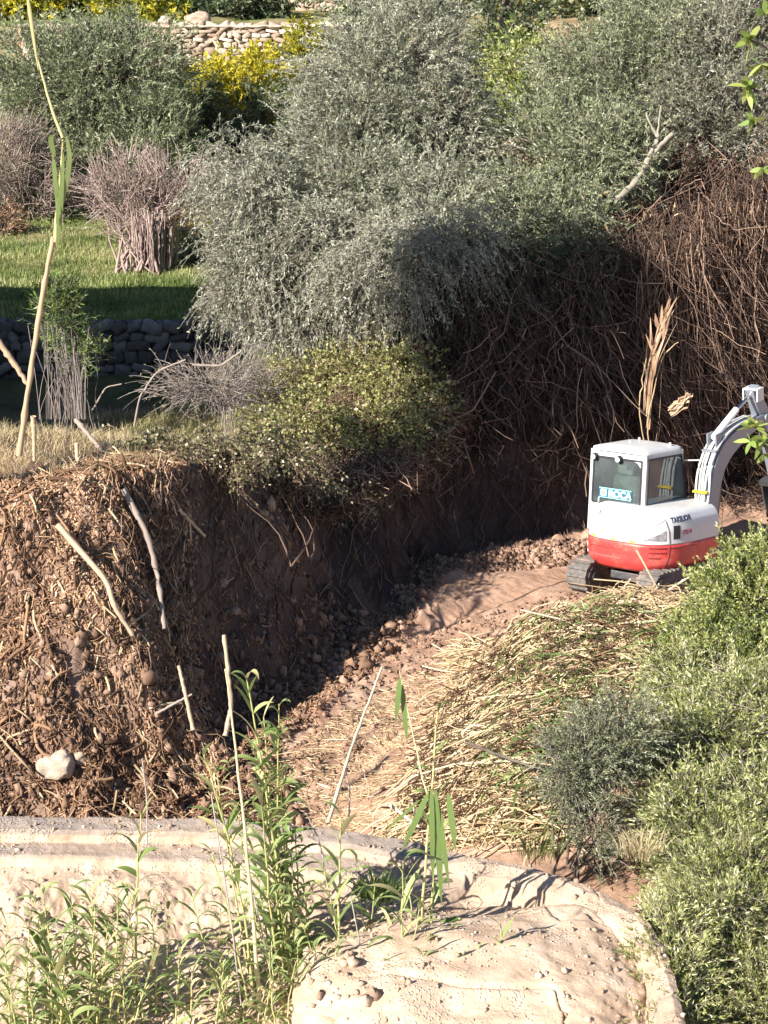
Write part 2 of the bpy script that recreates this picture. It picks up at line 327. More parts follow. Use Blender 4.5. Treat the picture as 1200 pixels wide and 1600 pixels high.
V = np.stack([Xw, Yw, zz2], -1).reshape(-1, 3); i = (np.arange(len(ss)-1)[:, None]*len(tt)+np.arange(len(tt)-1)[None]).ravel()
F = np.stack([i, i+len(tt), i+len(tt)+1, i+1], 1)
flat = ((off > .0) & (off < .37)) | ((off > .40) & (off < .74)); tw = (flat*(1-.85*fr)*(.75+.3*vnoise(Xw*1.5, Yw*4, 0, 77))).ravel()
tag(mesh_obj('concrete_wall', V, F, WALL, None, np.clip(tw, 0, 1), True), 'low sandy concrete wall with stepped top running across the foreground', 'wall')

def rock(name, c, r, mat, seed, label=None, cat=None, amp=.18, tint=.5, n=48, group=None):
    u, v = np.meshgrid(np.linspace(0, 2*math.pi, n, endpoint=False), np.linspace(0, math.pi, n//2))
    d = np.stack([np.cos(u)*np.sin(v), np.sin(u)*np.sin(v), np.cos(v)], -1).reshape(-1, 3)
    q = np.sign(d)*np.abs(d)**(.72 if n > 100 else .8)
    s = 1+amp*fbm(d[:, 0]*1.4+seed, d[:, 1]*1.4, d[:, 2]*1.4, 4, 81)
    if n > 100: s = s+.013*fbm(d[:, 0]*9, d[:, 1]*9, d[:, 2]*9, 5, 83)-.035*np.exp(-(vnoise(d[:, 0]*2.5+.4*vnoise(d[:, 0]*9, d[:, 1]*9, d[:, 2]*9, 87), d[:, 1]*2.5, d[:, 2]*2.5, 88)/.035)**2)+.005*fbm(d[:, 0]*26, d[:, 1]*26, d[:, 2]*26, 3, 86)
    V = q*s[:, None]*np.asarray(r); i = np.arange(n//2-1)[:, None]*n; j = np.arange(n)[None]; j2 = (j+1) % n
    F = np.stack([i+j, i+n+j, i+n+j2, i+j2], -1).reshape(-1, 4)
    o = mesh_obj(name, V, F, mat, None, np.full(len(V), tint), True); o.location = c
    if label: tag(o, label, cat, group)
    return o
rock('boulder', (1.05,17.1,-.30), (1.9,1.6,1.27), WALL, 3.1, 'big rounded sandy boulder under the right end of the concrete wall', 'boulder', .10, 0, 420)
rock('boulder', G(88,1195)-[0,0,-.02], (.22,.2,.16), STONE, 8.3, 'squarish pale stone in the brown debris above the wall', 'stone', .25, .6)
rock('boulder', G(120,1180)-[0,0,.02], (.12,.12,.10), STONE, 4.3, 'small tan stone beside the squarish stone in the debris', 'stone', .25, .4)
rock('boulder', G(626,985)+[0,0,.04], (.07,.06,.06), GSTONE, 2.3, 'small grey stone at the edge of the bank shadow', 'stone', .2, .8)
for px, py, s, lb in ((560,1040,.06,'small clod lying on the sunlit dirt near the shadow edge'),(745,1480,.17,'angular pale rock beside the reeds left of the boulder'),(560,1500,.2,'pale block under the drooping middle reeds'),(600,1440,.15,'shaded block beneath the broken reed leaves'),(500,1560,.18,'pale block at the bottom among reed stems')):
    if py > 1300:
        p = P(px, py, 18.4 if py < 1500 else 17.7); 
    else: p = G(px, py)
    rock('rock', p, (s,s*.9,s*.75), WALL if py > 1300 else CLOD, px*.1, lb, 'stone', .3, .1, 32)
# dark fissure root over the boulder
for pts, lb in (([(985,1480),(960,1540),(920,1560),(900,1585),(880,1600)], 'dark crooked root crossing the bottom of the boulder'),([(700,1430),(715,1480),(725,1500),(700,1560)], 'dark forked twig on the rock left of the boulder')):
    pass

# ============================================================ STONE TERRACE WALLS
def stone_wall(x0, x1, yface, z0, z1, mat, sx, sz, label, seed=1, cap=None, depth=.35):
    g = Geo(); r_ = np.random.default_rng(seed)
    V0 = np.array([(x0,yface+.12,z0-.3),(x1,yface+.12,z0-.3),(x1,yface+depth,z0-.3),(x0,yface+depth,z0-.3),(x0,yface+.12,z1-.03),(x1,yface+.12,z1-.03),(x1,yface+depth,z1-.03),(x0,yface+depth,z1-.03)], float)
    g.add(V0, np.array([(0,1,5,4),(1,2,6,5),(2,3,7,6),(3,0,4,7),(4,5,6,7)]), .05)
    z = z0; row = 0
    u, v = np.meshgrid(np.linspace(0, 2*math.pi, 9, endpoint=False), np.linspace(0, math.pi, 6)); d = np.stack([np.cos(u)*np.sin(v), np.sin(u)*np.sin(v), np.cos(v)], -1).reshape(-1, 3)
    d = np.sign(d)*np.abs(d)**.38; i = np.arange(5)[:, None]*9; j = np.arange(9)[None]; j2 = (j+1) % 9; Fs = np.stack([i+j, i+9+j, i+9+j2, i+j2], -1).reshape(-1, 4)
    while z < z1-.02:
        h = sz*r_.uniform(.7, 1.3); x = x0+r_.uniform(0, sx)
        while x < x1:
            wd = sx*r_.uniform(.5, 1.5); hh = h*r_.uniform(.8, 1.15)
            V = d*np.array([wd*.52, .16, hh*.52])*(1+.11*r_.normal(size=(len(d), 1)))
            a = r_.normal()*.35; ca, sa = math.cos(a), math.sin(a); V = np.stack([V[:, 0]*ca-V[:, 2]*sa, V[:, 1], V[:, 0]*sa+V[:, 2]*ca], 1)
            g.add(V+np.array([x+wd/2, yface+.1+r_.normal()*.03, z+h/2]), Fs, r_.uniform(0, 1)); x += wd
        z += h*.95; row += 1
    o = g.build('stone_wall', mat, None, ((x0+x1)/2, yface, z0)); return tag(o, label, 'wall')
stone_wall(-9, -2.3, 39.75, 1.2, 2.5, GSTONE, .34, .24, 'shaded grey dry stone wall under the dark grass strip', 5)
stone_wall(-13, -1.0, 74.7, 5.1, 6.5, STONE, .38, .2, 'sunlit tan dry stone wall of the upper terrace behind the yellow tree', 6)
stone_wall(-5.6, 0, 83.9, 6.6, 7.75, STONE, .45, .24, 'second warm stone wall above and behind the tan terrace wall', 7)
g = Geo(); n = 60; xs = np.linspace(-13, -1, n); V = []
for k_, (dy, dz) in enumerate(((-.1,6.5),(-.1,6.58),(.45,6.58),(.45,6.5))): V.append(np.stack([xs, np.full(n, 74.7+dy)+.03*rng.normal(size=n), np.full(n, dz)+.015*rng.normal(size=n)], 1))
V = np.stack(V, 1).reshape(-1, 3); ii = np.arange(n-1)[:, None]*4; jj = np.arange(4)[None]; F = np.stack([ii+jj, ii+4+jj, ii+4+(jj+1) % 4, ii+(jj+1) % 4], -1).reshape(-1, 4)
g.add(V, F, .8); tag(g.build('stone_coping', STONE, None, (-7,74.7,6.5)), 'pale flat coping along the top of the tan terrace wall', 'coping')
p = P(310,30,77); rock('boulder', p, (.42,.3,.26), STONE, 5.5, 'brown boulder on the upper terrace just above the stone wall', 'boulder', .25, .3)
p = P(258,32,77); rock('boulder', p, (.22,.2,.16), STONE, 9.5, 'smaller pale boulder at the left end of the upper terrace wall', 'boulder', .25, .9)
g = Geo(); pts = curve(P(0,366,52.3), P(150,358,52.3), 12, wob=.02)[None]; tubes(g, pts, .07, .8, 4); tag(g.build('kerb', STONE, None, P(75,362,52.3)), 'pale low kerb at the back edge of the lit grass', 'kerb')
# unseen shed added off the left edge: its roof line throws the grass shadow
def box(bm, x0, x1, y0, y1, z0, z1):
    vs = [bm.verts.new(v) for v in ((x0,y0,z0),(x1,y0,z0),(x1,y1,z0),(x0,y1,z0),(x0,y0,z1),(x1,y0,z1),(x1,y1,z1),(x0,y1,z1))]
    for f in ((3,2,1,0),(4,5,6,7),(0,1,5,4),(1,2,6,5),(2,3,7,6),(3,0,4,7)): bm.faces.new([vs[k] for k in f])
    return vs
def bmobj(name, bm, mat, parent=None, bevel=0, seg=2, smooth=False):
    if bevel: bmesh.ops.bevel(bm, geom=list(bm.edges), offset=bevel, segments=seg, affect='EDGES', profile=.5)
    bmesh.ops.recalc_face_normals(bm, faces=bm.faces)
    me = bpy.data.meshes.new(name); bm.to_mesh(me); bm.free(); me.materials.append(mat)
    if smooth: me.polygons.foreach_set('use_smooth', np.ones(len(me.polygons), bool))
    o = bpy.data.objects.new(name, me); C.objects.link(o)
    if parent: o.parent = parent
    return o
shed = empty('shade_shed', (-13,35,1.3), 'unseen pale rendered shed added to shade the lower terrace', 'shed')
bm = bmesh.new(); box(bm, -4.2, 4.2, -4.2, 3.3, -.5, 5.5); bmobj('wall', bm, plain('render', (.6,.52,.42), .9, 0, .15, 2, .3), shed)
bm = bmesh.new(); box(bm, -4.5, 4.5, -4.5, 3.55, 5.504, 5.72); bmobj('roof', bm, plain('tile', (.42,.2,.13), .85, 0, .2, 5, .3), shed, .04)
bm = bmesh.new(); box(bm, 4.19, 4.25, -1, 0, -.0, 2.1); bmobj('door', bm, plain('door_paint', (.1,.16,.12), .6), shed)

# pebbles and chips lying on the wall and the boulder
from mathutils.bvhtree import BVHTree
def surf_z(objs, xy, z0=3.0):
    tr = [(BVHTree.FromPolygons([tuple(v.co+o.location) for v in o.data.vertices], [tuple(p.vertices) for p in o.data.polygons])) for o in objs]; out = np.full(len(xy), np.nan)
    for i_, (x, y) in enumerate(xy):
        hs = [h[0].z for h in (t_.ray_cast(Vector((x, y, z0)), Vector((0,0,-1))) for t_ in tr) if h[0] is not None]
        if hs: out[i_] = max(hs)
    return out
def chips(n, xr, yr, s, mat, name, label, power=1):
    xy = np.column_stack([rng.uniform(*xr, n), rng.uniform(*yr, n)]); xy = xy[vnoise(xy[:, 0]*2, xy[:, 1]*2, 0, 97) > -.35]; z = surf_z([bpy.data.objects['concrete_wall'], bpy.data.objects['boulder']], xy); k_ = ~np.isnan(z); xy, z = xy[k_], z[k_]; n = len(xy); g = Geo()
    u, v = np.meshgrid(np.linspace(0, 2*math.pi, 6, endpoint=False), np.linspace(0, math.pi, 4)); d = np.stack([np.cos(u)*np.sin(v), np.sin(u)*np.sin(v), np.cos(v)], -1).reshape(-1, 3); i_ = np.arange(3)[:, None]*6; j_ = np.arange(6)[None]; j2 = (j_+1) % 6; Fs = np.stack([i_+j_, i_+6+j_, i_+6+j2, i_+j2], -1).reshape(-1, 4)
    sc = s*np.minimum(rng.lognormal(0, .55, n), 3); V = d[None]*sc[:, None, None]*rng.uniform(.6, 1.3, (n, len(d), 1))*rng.uniform(.6, 1.3, (n, 1, 3)); V += np.column_stack([xy, z+sc*.25])[:, None]; F = (Fs[None]+(np.arange(n)*len(d))[:, None, None]).reshape(-1, 4); g.add(V.reshape(-1, 3), F, np.repeat(rng.uniform(0, 1, n), len(d)))
    return tag(g.build(name, mat), label, 'gravel', kind='stuff')
chips(3000, (-5,2.7), (15.6,20), .011, stone_mat('chip', (.34,.235,.16), (.48,.35,.25), (.66,.54,.43), 12), 'gravel', 'small chips and pebbles lying on the concrete wall and boulder')
CHIP = stone_mat('tan_chip', (.34,.235,.16), (.48,.35,.25), (.62,.48,.36), 12)
chips(330, (-4.5,-.1), (15.8,18.7), .024, CHIP, 'rubble', 'rough stones among the reed roots on the foreground slope')

# ============================================================ FOLIAGE
def blobpts(blobs, n, inner=.35, flat=0):
    vol = np.array([b[3]*b[4]*b[5] for b in blobs])**.75; pick = rng.choice(len(blobs), n, p=vol/vol.sum())
    B = np.array(blobs, float)[pick]; d = nrm(rnd(n)); r = (inner**2+(1-inner**2)*rng.uniform(size=n))**.5
    nz_ = 1+.22*vnoise(d[:, 0]*2.3+B[:, 0], d[:, 1]*2.3, d[:, 2]*2.3+B[:, 2], 17)
    return B[:, :3]+d*B[:, 3:6]*(r*nz_)[:, None], d, r
def sprays(gl, gt, c, d, ntw, nlf, tl, L, W, droop, spread, up=.25, tb=(0,1), twr=.006, wild=.8, K=5, lwild=.6):
    M = len(c); N = M*ntw
    cc = np.repeat(c, ntw, 0)+rnd(N)*spread; dd = nrm(np.repeat(d, ntw, 0)+rnd(N)*wild*.6+np.array([0,0,up]))
    ll = tl*rng.uniform(.5, 1.3, N); t = np.linspace(0, 1, K)
    pts = cc[:, None]+dd[:, None]*(ll[:, None]*t)[:, :, None]; pts[:, :, 2] -= droop*(ll[:, None]*t**2)
    cl = np.repeat(rng.uniform(-.3, .3, M), ntw)
    if gt is not None: tubes(gt, pts, twr*np.linspace(1, .4, K)[None], rng.uniform(.1, .9, N))
    if nlf:
        tl_ = rng.uniform(.08, 1, (N, nlf)); seg = np.clip(tl_*(K-1), 0, K-1.001); i0 = seg.astype(int); f = (seg-i0)[..., None]; ar = np.arange(N)[:, None]
        p = pts[ar, i0]*(1-f)+pts[ar, i0+1]*f; tg = nrm(pts[ar, i0+1]-pts[ar, i0])
        p = p.reshape(-1, 3); n = len(p); dl_ = tg.reshape(-1, 3)+rnd(n)*lwild
        T = np.clip(tb[0]+(tb[1]-tb[0])*np.clip(rng.beta(2, 2.4, n)+np.repeat(cl, nlf), 0, 1), 0, 1)
        leaves(gl, p, dl_, L*rng.uniform(.6, 1.3, n), W*rng.uniform(.7, 1.2, n), T)
def limb(g, a, b, r0, r1, bend=0.15, n=9, T=.5, sides=7):
    a, b = np.asarray(a, float), np.asarray(b, float); L = np.linalg.norm(b-a)
    pts = curve(a, b, n, rng.normal(size=3)*bend*L*.5); pts[1:-1] += rng.normal(size=(n-2, 3))*L*.012
    tubes(g, pts[None], np.linspace(r0, r1, n)[None]*(1+.12*rng.normal(size=(1, n))), T, sides); return pts
def tree(name, label, cat, base, blobs, nclump, ntw, nlf, tl, L, W, lm, tm, droop=.3, spread=.18, up=.25, trunk=.12, bm_=None, tb=(0,1), group=None, wild=.8, inner=.35, twr=.006, stems=1, nl=14, crown='crown', lwild=.6):
    base = np.array([base[0], base[1], TZ(base[0], base[1])-.1]) if len(base) == 2 else np.asarray(base, float)
    root = empty(name, base, label, cat, group)
    c, d, r = blobpts(blobs, nclump, inner)
    c[:, 2] = np.maximum(c[:, 2], TH(c[:, 0], c[:, 1], False)+.05)
    gl, gt, gk = Geo(), Geo(), Geo()
    sprays(gl, gt, c, d, ntw, nlf, tl, L, W, droop, spread, up, tb, twr, wild, lwild=lwild)
    if nlf: gl.build(crown, lm, root)
    gt.build('twigs', tm, root)
    cen = np.average(np.array(blobs)[:, :3], axis=0)
    if stems == 1:
        fork = base*.45+np.array([cen[0], cen[1], cen[2]-.2])*.55; fork[2] = base[2]+.45*(cen[2]-base[2])
        limb(gk, base-[0,0,.2], fork, trunk*1.25, trunk*.85, .1); src = [fork]
    else: src = [base+rnd(1)[0]*[.15,.15,0]*stems*.3 for _ in range(stems)]
    for q in range(nl):
        tgt = c[rng.integers(len(c))]; s0 = src[q % len(src)]; mid = s0*.45+tgt*.55+rng.normal(size=3)*.1*np.linalg.norm(tgt-s0)*.5
        p_ = limb(gk, s0, mid, trunk*(.6 if stems == 1 else 1), trunk*.35, .15, 6, sides=5)
        for _ in range(3):
            t2 = c[np.argmin(np.linalg.norm(c-(mid+(tgt-mid)*1.3+rng.normal(size=3)*.7), axis=1))]; limb(gk, mid, t2, trunk*.33, trunk*.08, .2, 6, sides=4)
    gk.build('trunk', bm_ or bark, root, smooth=True)
    return root
def B(px, py, Y_, rx, ry=None, rz=None):
    p = P(px, py, Y_); return (*p, rx, ry or rx, rz or rx)

# --- far trees
tree('olive_tree', 'wide grey green olive crown at the upper left above the lit grass', 'tree', (-8.3,56), [B(170,130,57,2.0,2,1.5),B(90,150,57,1.6,1.6,1.6),B(235,215,56,1.35,1.4,1.3),B(200,85,58,1.7,1.6,.9),B(40,90,58,1.3,1.3,1.1),B(130,230,56,1.5),B(180,280,54.5,1.4,1.2,1.0),B(260,280,55,1.0,1,.9)], 640, 9, 16, .6, .14, .032, olive_dk, twig_m, .1, .2, .5, .2, tb=(.05,.85))
tree('bare_shrub', 'purplish leafless twiggy shrub at the far left edge under the olive', 'shrub', (-9.2,53.6), [B(45,300,53.6,1.0,.8,.75),B(95,320,53.6,.6,.6,.45),B(10,250,54,.9,.8,.8)], 200, 13, 5, .6, .08, .02, dark_leaf, pinktwig, .1, .18, .5, .04, twr=.011, stems=4)
pr = tree('pruned_tree', 'pinkish bare pruned shrub with flaring twigs standing on the lit grass', 'tree', G(240,425)[:2], [B(185,300,46,.85,.6,.5),B(270,290,46,.8,.6,.5),B(225,330,46,.7,.6,.6),B(200,265,46.2,.6,.5,.35)], 150, 12, 1, .45, .07, .018, olive, pinktwig, 0, .12, .7, .035, pinktwig, twr=.011, stems=10, nl=34)
g = Geo(); b0 = np.array(pr.location); n = 300; an = rng.uniform(0, 2*math.pi, n); rr = rng.uniform(.1, .42, n)
p0 = b0+np.stack([np.cos(an)*rr, np.sin(an)*rr, np.zeros(n)], 1); p1 = b0+np.stack([np.cos(an)*rr*1.25, np.sin(an)*rr*1.25, rng.uniform(.9, 1.5, n)], 1)
t = np.linspace(0, 1, 5)[None, :, None]; pts = p0[:, None]*(1-t)+p1[:, None]*t+rng.normal(size=(n, 5, 3))*.02; tubes(g, pts, rng.uniform(.007,.014,(n,1)), rng.uniform(.1, .9, n)); g.build('stems', pinktwig, pr)
tree('yellow_tree', 'bright yellow leaved tree below the tan terrace wall', 'tree', (-4.0,63), [B(345,150,62,.95,.8,.9),B(400,125,62,1.0,.8,.6),B(345,180,63,.85,.9,1.0),B(420,160,63.5,1.4,1.2,.8),B(395,135,64,1.1,1,.5),B(330,140,63,.6,.6,.5)], 230, 9, 14, .45, .15, .07, yellow_leaf, twig_m, .2, .2, .3, .12, tb=(.3,1))
tree('yellow_tree', 'smaller yellow green tree in front of the right end of the terrace wall', 'tree', (-2.4,66), [B(485,75,66,.6,.6,.5),B(520,95,66,.8,.8,.5),B(455,95,66,.4)], 90, 8, 14, .4, .15, .06, yellow_leaf, twig_m, .2, .2, .3, .1, tb=(.0,.8))
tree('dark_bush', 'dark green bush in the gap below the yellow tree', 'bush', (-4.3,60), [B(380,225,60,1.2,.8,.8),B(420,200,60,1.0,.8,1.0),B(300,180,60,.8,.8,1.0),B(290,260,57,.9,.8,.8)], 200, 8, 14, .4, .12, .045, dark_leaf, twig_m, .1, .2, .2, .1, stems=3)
tree('orange_bush', 'small orange yellow bush between the pruned shrub and the grey olive', 'bush', (-4.9,50), [B(302,345,50,.5,.5,.45)], 60, 8, 12, .3, .09, .03, leafmat('orange_leaf', [(.16,.13,.03),(.34,.24,.05),(.48,.34,.07),(.6,.45,.12)]), twig_m, .1, .12, .4, .03, stems=3)
tree('dark_bush', 'low dark bush at the foot of the pruned shrub', 'bush', (-4.6,47), [B(300,400,47,.45,.4,.35),B(285,385,48,.4)], 60, 8, 12, .25, .08, .03, dark_leaf, twig_m, .1, .12, .3, .03, stems=3)
tree('orange_bush', 'rusty bush cut by the left edge beside the kerb', 'bush', (-9.6,51), [B(5,355,51,.5,.4,.5)], 50, 8, 10, .3, .09, .03, litter, twig_m, .1, .12, .4, .03, stems=3)
for (px, py, yy, r_, lm, lb, cat) in ((30,8,80,1.3,yellow_leaf,'yellow green tree at the top left corner','tree'),(125,0,82,1.5,olive_dk,'dark green tree top between the yellow ones at the top left','tree'),(205,8,80,1.3,yellow_leaf,'yellow green tree above the left olive crown','tree'),
        (265,2,84,1.4,green_leaf,'green tree at the top left of the terrace boulders','tree'),(375,15,81,1.1,dark_leaf,'dark small tree on the upper terrace right of the boulder','tree'),(430,-18,88,1.7,green_leaf,'green tree above the second stone wall','tree'),(510,-10,90,1.8,olive_dk,'dark tree behind the second stone wall','tree'),
        (640,-40,80,2.6,olive_dk,'olive top beyond the central trees','tree'),(880,20,80,1.8,yellow_leaf,'yellowish tree seen through the gap between the olives','tree'),(1000,-20,78,3.0,olive_dk,'green tree far behind the right olive','tree'),(1160,-20,76,3.0,olive_dk,'green tree at the top right corner behind the grey olive','tree')):
    p = P(px, py, yy); tree('terrace_tree', lb, cat, (p[0], p[1]), [(p[0], p[1], p[2], r_*1.2, r_, r_*.8), (p[0]+r_*.6, p[1], p[2]-r_*.4, r_*.8, r_*.8, r_*.7), (p[0]-r_*.7, p[1]+.3, p[2]-r_*.2, r_*.8, r_*.7, r_*.6)], int(60*r_), 8, 12, .6, .22, .10, lm, twig_m, .15, .3, .3, .14, group='trees on the upper terraces')
p = P(790,40,57); tree('dark_conifer', 'tall dark narrow conifer in the gap between the two central olives', 'tree', (p[0], p[1]), [(p[0], p[1], p[2]+1, .7,.7,1.6), (p[0], p[1], p[2]-.8, .9,.9,1.6),(p[0]+.3, p[1], p[2]-2.2, 1.1,1,1.3)], 220, 9, 12, .45, .13, .04, dark_leaf, bark, .1, .15, .1, .2)
tree('laurel_tree', 'greener leafy tree between the central and right olives', 'tree', (4.2,50), [B(815,110,51,.9,.9,.8),B(830,190,50,1.0,.9,1.0)], 120, 8, 14, .4, .13, .05, bush_leaf, twig_m, .2, .2, .3, .12)
# --- middle trees
def BS(px, py, Y_, rx, ry=None, rz=None, k=.915): return B(px, py, Y_*k, rx*k, (ry or rx)*k, (rz or rx)*k)
tree('olive_tree', 'grey olive with silvery branches drooping over the lower left of the centre', 'tree', (-1.2,35.6), [BS(420,330,39,1.15,1.1,.95),BS(400,425,38,.95,1.0,.85),BS(500,400,38,1.2,1.1,.9),BS(370,260,40,.75,.8,.6),BS(470,490,37.6,.9,.9,.45),BS(570,440,37.4,1.0,.9,.6),BS(640,400,37.2,.9,.9,.75),BS(600,480,36.8,.6,.6,.35),B(630,410,32.9,.75,.7,.55),B(690,385,33.2,.7,.7,.5),B(570,440,33.2,.7,.7,.5)], 900, 10, 20, .5, .08, .02, grey_leaf, twig_m, .75, .15, .15, .16, tb=(.05,1))
tree('olive_tree', 'large pale olive with a broad rounded crown at the top centre', 'tree', (1.0,37.2), [BS(610,160,42,1.9,1.7,1.6),BS(690,230,41,1.1,1.3,1.45),BS(550,245,41,1.3,1.4,1.2),BS(630,70,43,1.15,1.5,.9),BS(690,340,38.5,1.3,1.2,1.0),BS(560,320,39.5,1.2,1.1,.9)], 1000, 10, 20, .5, .08, .02, olive, twig_m, .25, .2, .35, .2, tb=(.15,.95))
tree('olive_tree', 'green olive with a pale bare limb right of the centre', 'tree', (4.1,37.8), [BS(925,135,43,1.15,1.3,1.2),BS(985,160,42,1.2,1.2,1.3),BS(860,260,41,1.0,1.1,1.3),BS(940,250,40,.9,1.0,.9),BS(1030,70,43,1.4,1.3,1.0),BS(800,350,38.3,.9,1.0,.8),BS(880,350,38.3,.8,.9,.55),BS(740,420,37.6,.75,.8,.45)], 980, 10, 20, .46, .075, .021, olive_dk, twig_m, .2, .2, .4, .18, tb=(.1,.95))
tree('olive_tree', 'silvery olive at the upper right above the dead vines', 'tree', (7.0,39.5), [BS(1130,110,42,1.15,1.1,1.1),BS(1090,190,41,.8,.9,.9),BS(1190,60,43,1.3,1.2,1.2),BS(1160,200,41,.8,.8,.7)], 480, 10, 20, .46, .08, .02, grey_leaf, twig_m, .2, .2, .5, .16, tb=(.0,.9))
q0 = P(962,312,35.2); q1 = P(1012,250,35.6); g = Geo()
o = empty('bare_branch', q0, 'pale forked bare limb leaning right out of the green olive', 'branch')
limb(g, q0, q1, .06, .045, .05); limb(g, q1, P(1052,208,35.7), .05, .04, .05); limb(g, q1, P(1028,215,35.7), .04, .035, .05); limb(g, P(1028,215,35.7), P(1010,175,35.8), .028, .016, .1); limb(g, P(1028,215,35.7), P(1033,165,35.8), .025, .012, .1)
g.build('limb', palebark, o, smooth=True)
# --- dark under-storey carrying the vines
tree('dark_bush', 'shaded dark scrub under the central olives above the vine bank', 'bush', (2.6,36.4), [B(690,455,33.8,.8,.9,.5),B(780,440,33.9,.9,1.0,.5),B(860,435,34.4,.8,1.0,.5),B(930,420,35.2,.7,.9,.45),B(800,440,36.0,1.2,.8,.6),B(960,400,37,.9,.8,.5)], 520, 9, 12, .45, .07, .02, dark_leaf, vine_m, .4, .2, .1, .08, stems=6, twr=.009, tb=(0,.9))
# --- hanging dead vines
def vines(n, pxr, top, bot, depth, T, r=(.005,.011), mess=1.0):
    g = Geo(); px = rng.uniform(*pxr, n); yt = np.interp(px, *top); yb = np.interp(px, *bot)
    a = rng.beta(1, 1.35, n); py = yt+(yb-yt)*a*.85+rng.normal(size=n)*22
    yy = np.interp(px, [600,700,900,1060,1200,1300], [33.6,33.7,34.1,35.3,36.9,38.2])+rng.uniform(-depth, .45, n)
    p0 = np.stack([P(u_, v_, w__) for u_, v_, w__ in zip(px, py, yy)])
    ln = np.minimum((yb-py)/82*rng.uniform(.3, 1.0, n), rng.uniform(.6, 3.6, n)); ln = np.maximum(ln, .3); K = 10; t = np.linspace(0, 1, K)
    lean = rng.normal(size=(n, 2))*.34*mess*rng.choice([.4,1,2], (n,1)); dirn = np.column_stack([lean, -np.ones(n)]); dirn /= np.linalg.norm(dirn, axis=1)[:, None]
    pts = p0[:, None]+dirn[:, None]*(ln[:, None]*t)[..., None]
    pts += np.cumsum(rng.normal(size=(n, K, 3))*[.04,.035,.02]*mess, 1)*np.minimum(ln, 1.4)[:, None, None]
    hook = (rng.uniform(size=n) < .35)[:, None]*np.maximum(t-.72, 0)[None]*rng.normal(size=(n, 1))*1.6; pts[:, :, 0] += hook; pts[:, :, 2] += np.abs(hook)*.6
    gz = TH(pts[:, :, 0].ravel(), pts[:, :, 1].ravel(), False).reshape(n, K); pts[:, :, 2] = np.maximum(pts[:, :, 2], gz+.01)
    tubes(g, pts, (rng.uniform(*r, n)[:, None]*np.linspace(1, .6, K)[None]), np.clip(T+rng.normal(size=n)*.24, 0, 1)); return g
topc = ([620,700,800,950,1050,1200],[480,440,420,380,310,240]); botc = ([640,700,800,900,950,1050,1200],[660,720,750,760,780,820,880])
tag(vines(6800, (640,1210), topc, botc, .9, .34, mess=1.35).build('dead_vines', vine_m, None, P(900,600,35)), 'curtain of brown dead vines hanging over the far bank', 'vines', kind='stuff')
tag(vines(2600, (1000,1230), ([1020,1100,1200],[400,330,290]), ([1020,1200],[820,920]), 1.3, .7, (.005,.012), .45).build('dead_vines', vine_m, None, P(1120,600,36)), 'paler tan dead vines hanging in sun behind the digger arm', 'vines', kind='stuff')
tag(vines(160, (700,940), ([700,940],[520,520]), botc, 1.5, .85, (.008,.014), 1.4).build('dead_vines', vine_m, None, P(820,650,34)), 'a few thicker pale stems hanging loose in front of the shaded vines', 'vines', kind='stuff')
def scraps(n, pxr, pyr, mat, label):
    g = Geo(); px = rng.uniform(*pxr, n); py = rng.uniform(*pyr, n); yy = np.interp(px, [600,700,900,1060,1200,1300], [33.4,33.5,33.9,35.0,36.5,38])+rng.uniform(-.7, .6, n); p = np.stack([P(a, b, c) for a, b, c in zip(px, py, yy)])
    leaves(g, p, rnd(n)-[0,0,1], rng.uniform(.06, .22, n), rng.uniform(.015, .045, n), np.clip(rng.normal(.45, .3, n), 0, 1)); return tag(g.build('dead_leaves', mat, None, P(900,600,34)), label, 'leaves', kind='stuff')
tree('shade_tree', 'unseen tall slender dark tree added outside the left edge to shade the vines', 'tree', (-6.6,24.9), [(-5.75,25.1,9.75,.8,.9,.5),(-5.75,25.1,10.45,.9,1.0,.8),(-5.75,25.1,11.35,.9,.9,.8),(-5.85,25.1,12.15,.7,.7,.6)], 330, 12, 16, .4, .16, .06, dark_leaf, twig_m, .1, .16, .2, .14, inner=.1)  # unseen tree, added so that its crown shades the hanging vines
scraps(2600, (650,1200), (420,780), litter, 'withered brown leaf scraps caught in the hanging vines')
scraps(300, (900,1200), (300,760), straw, 'pale dry leaves caught in the sunlit vines')
def tangle(n, blobs, L, T, mat, label, r=.008, cat='tangle'):
    g = Geo(); c, d, _ = blobpts(blobs, n, .2); K = 6; t = np.linspace(0, 1, K); d1 = nrm(rnd(n)*[1,.8,.7]); d2 = nrm(rnd(n)); l = L*rng.uniform(.4, 1.3, n)
    pts = c[:, None]+d1[:, None]*(l[:, None]*(t-.5))[..., None]+d2[:, None]*(l[:, None]*.35*np.sin(t*math.pi))[..., None]+rng.normal(size=(n, K, 3))*.02; pts[:, :, 2] -= .25*l[:, None]*t**2
    tubes(g, pts, r*rng.uniform(.6, 1.5, (n, 1)), np.clip(T+rng.normal(size=n)*.22, 0, 1)); o = g.build('dead_brushwood', mat, None, tuple(np.array(blobs)[0, :3])); return tag(o, label, cat, kind='stuff')
tangle(5200, [B(1090,290,37.2,.95,.7,.65),B(1150,320,37.4,1.0,.7,.8),B(1020,360,36.6,.9,.7,.55),B(1080,240,37.6,.5,.5,.4),B(1000,430,36,.8,.6,.6)], .7, .5, vine_m, 'matted brown brushwood heaped below the right olives')
tangle(4200, [B(720,560,34.2,.9,.5,1.0),B(850,570,34.5,1.3,.5,1.1),B(660,500,34.6,1.0,.5,.5),B(760,470,34.8,1.2,.5,.5),B(940,610,35,1,.5,1.0)], .6, .2, vine_m, 'dark shaded brushwood behind the hanging vines')
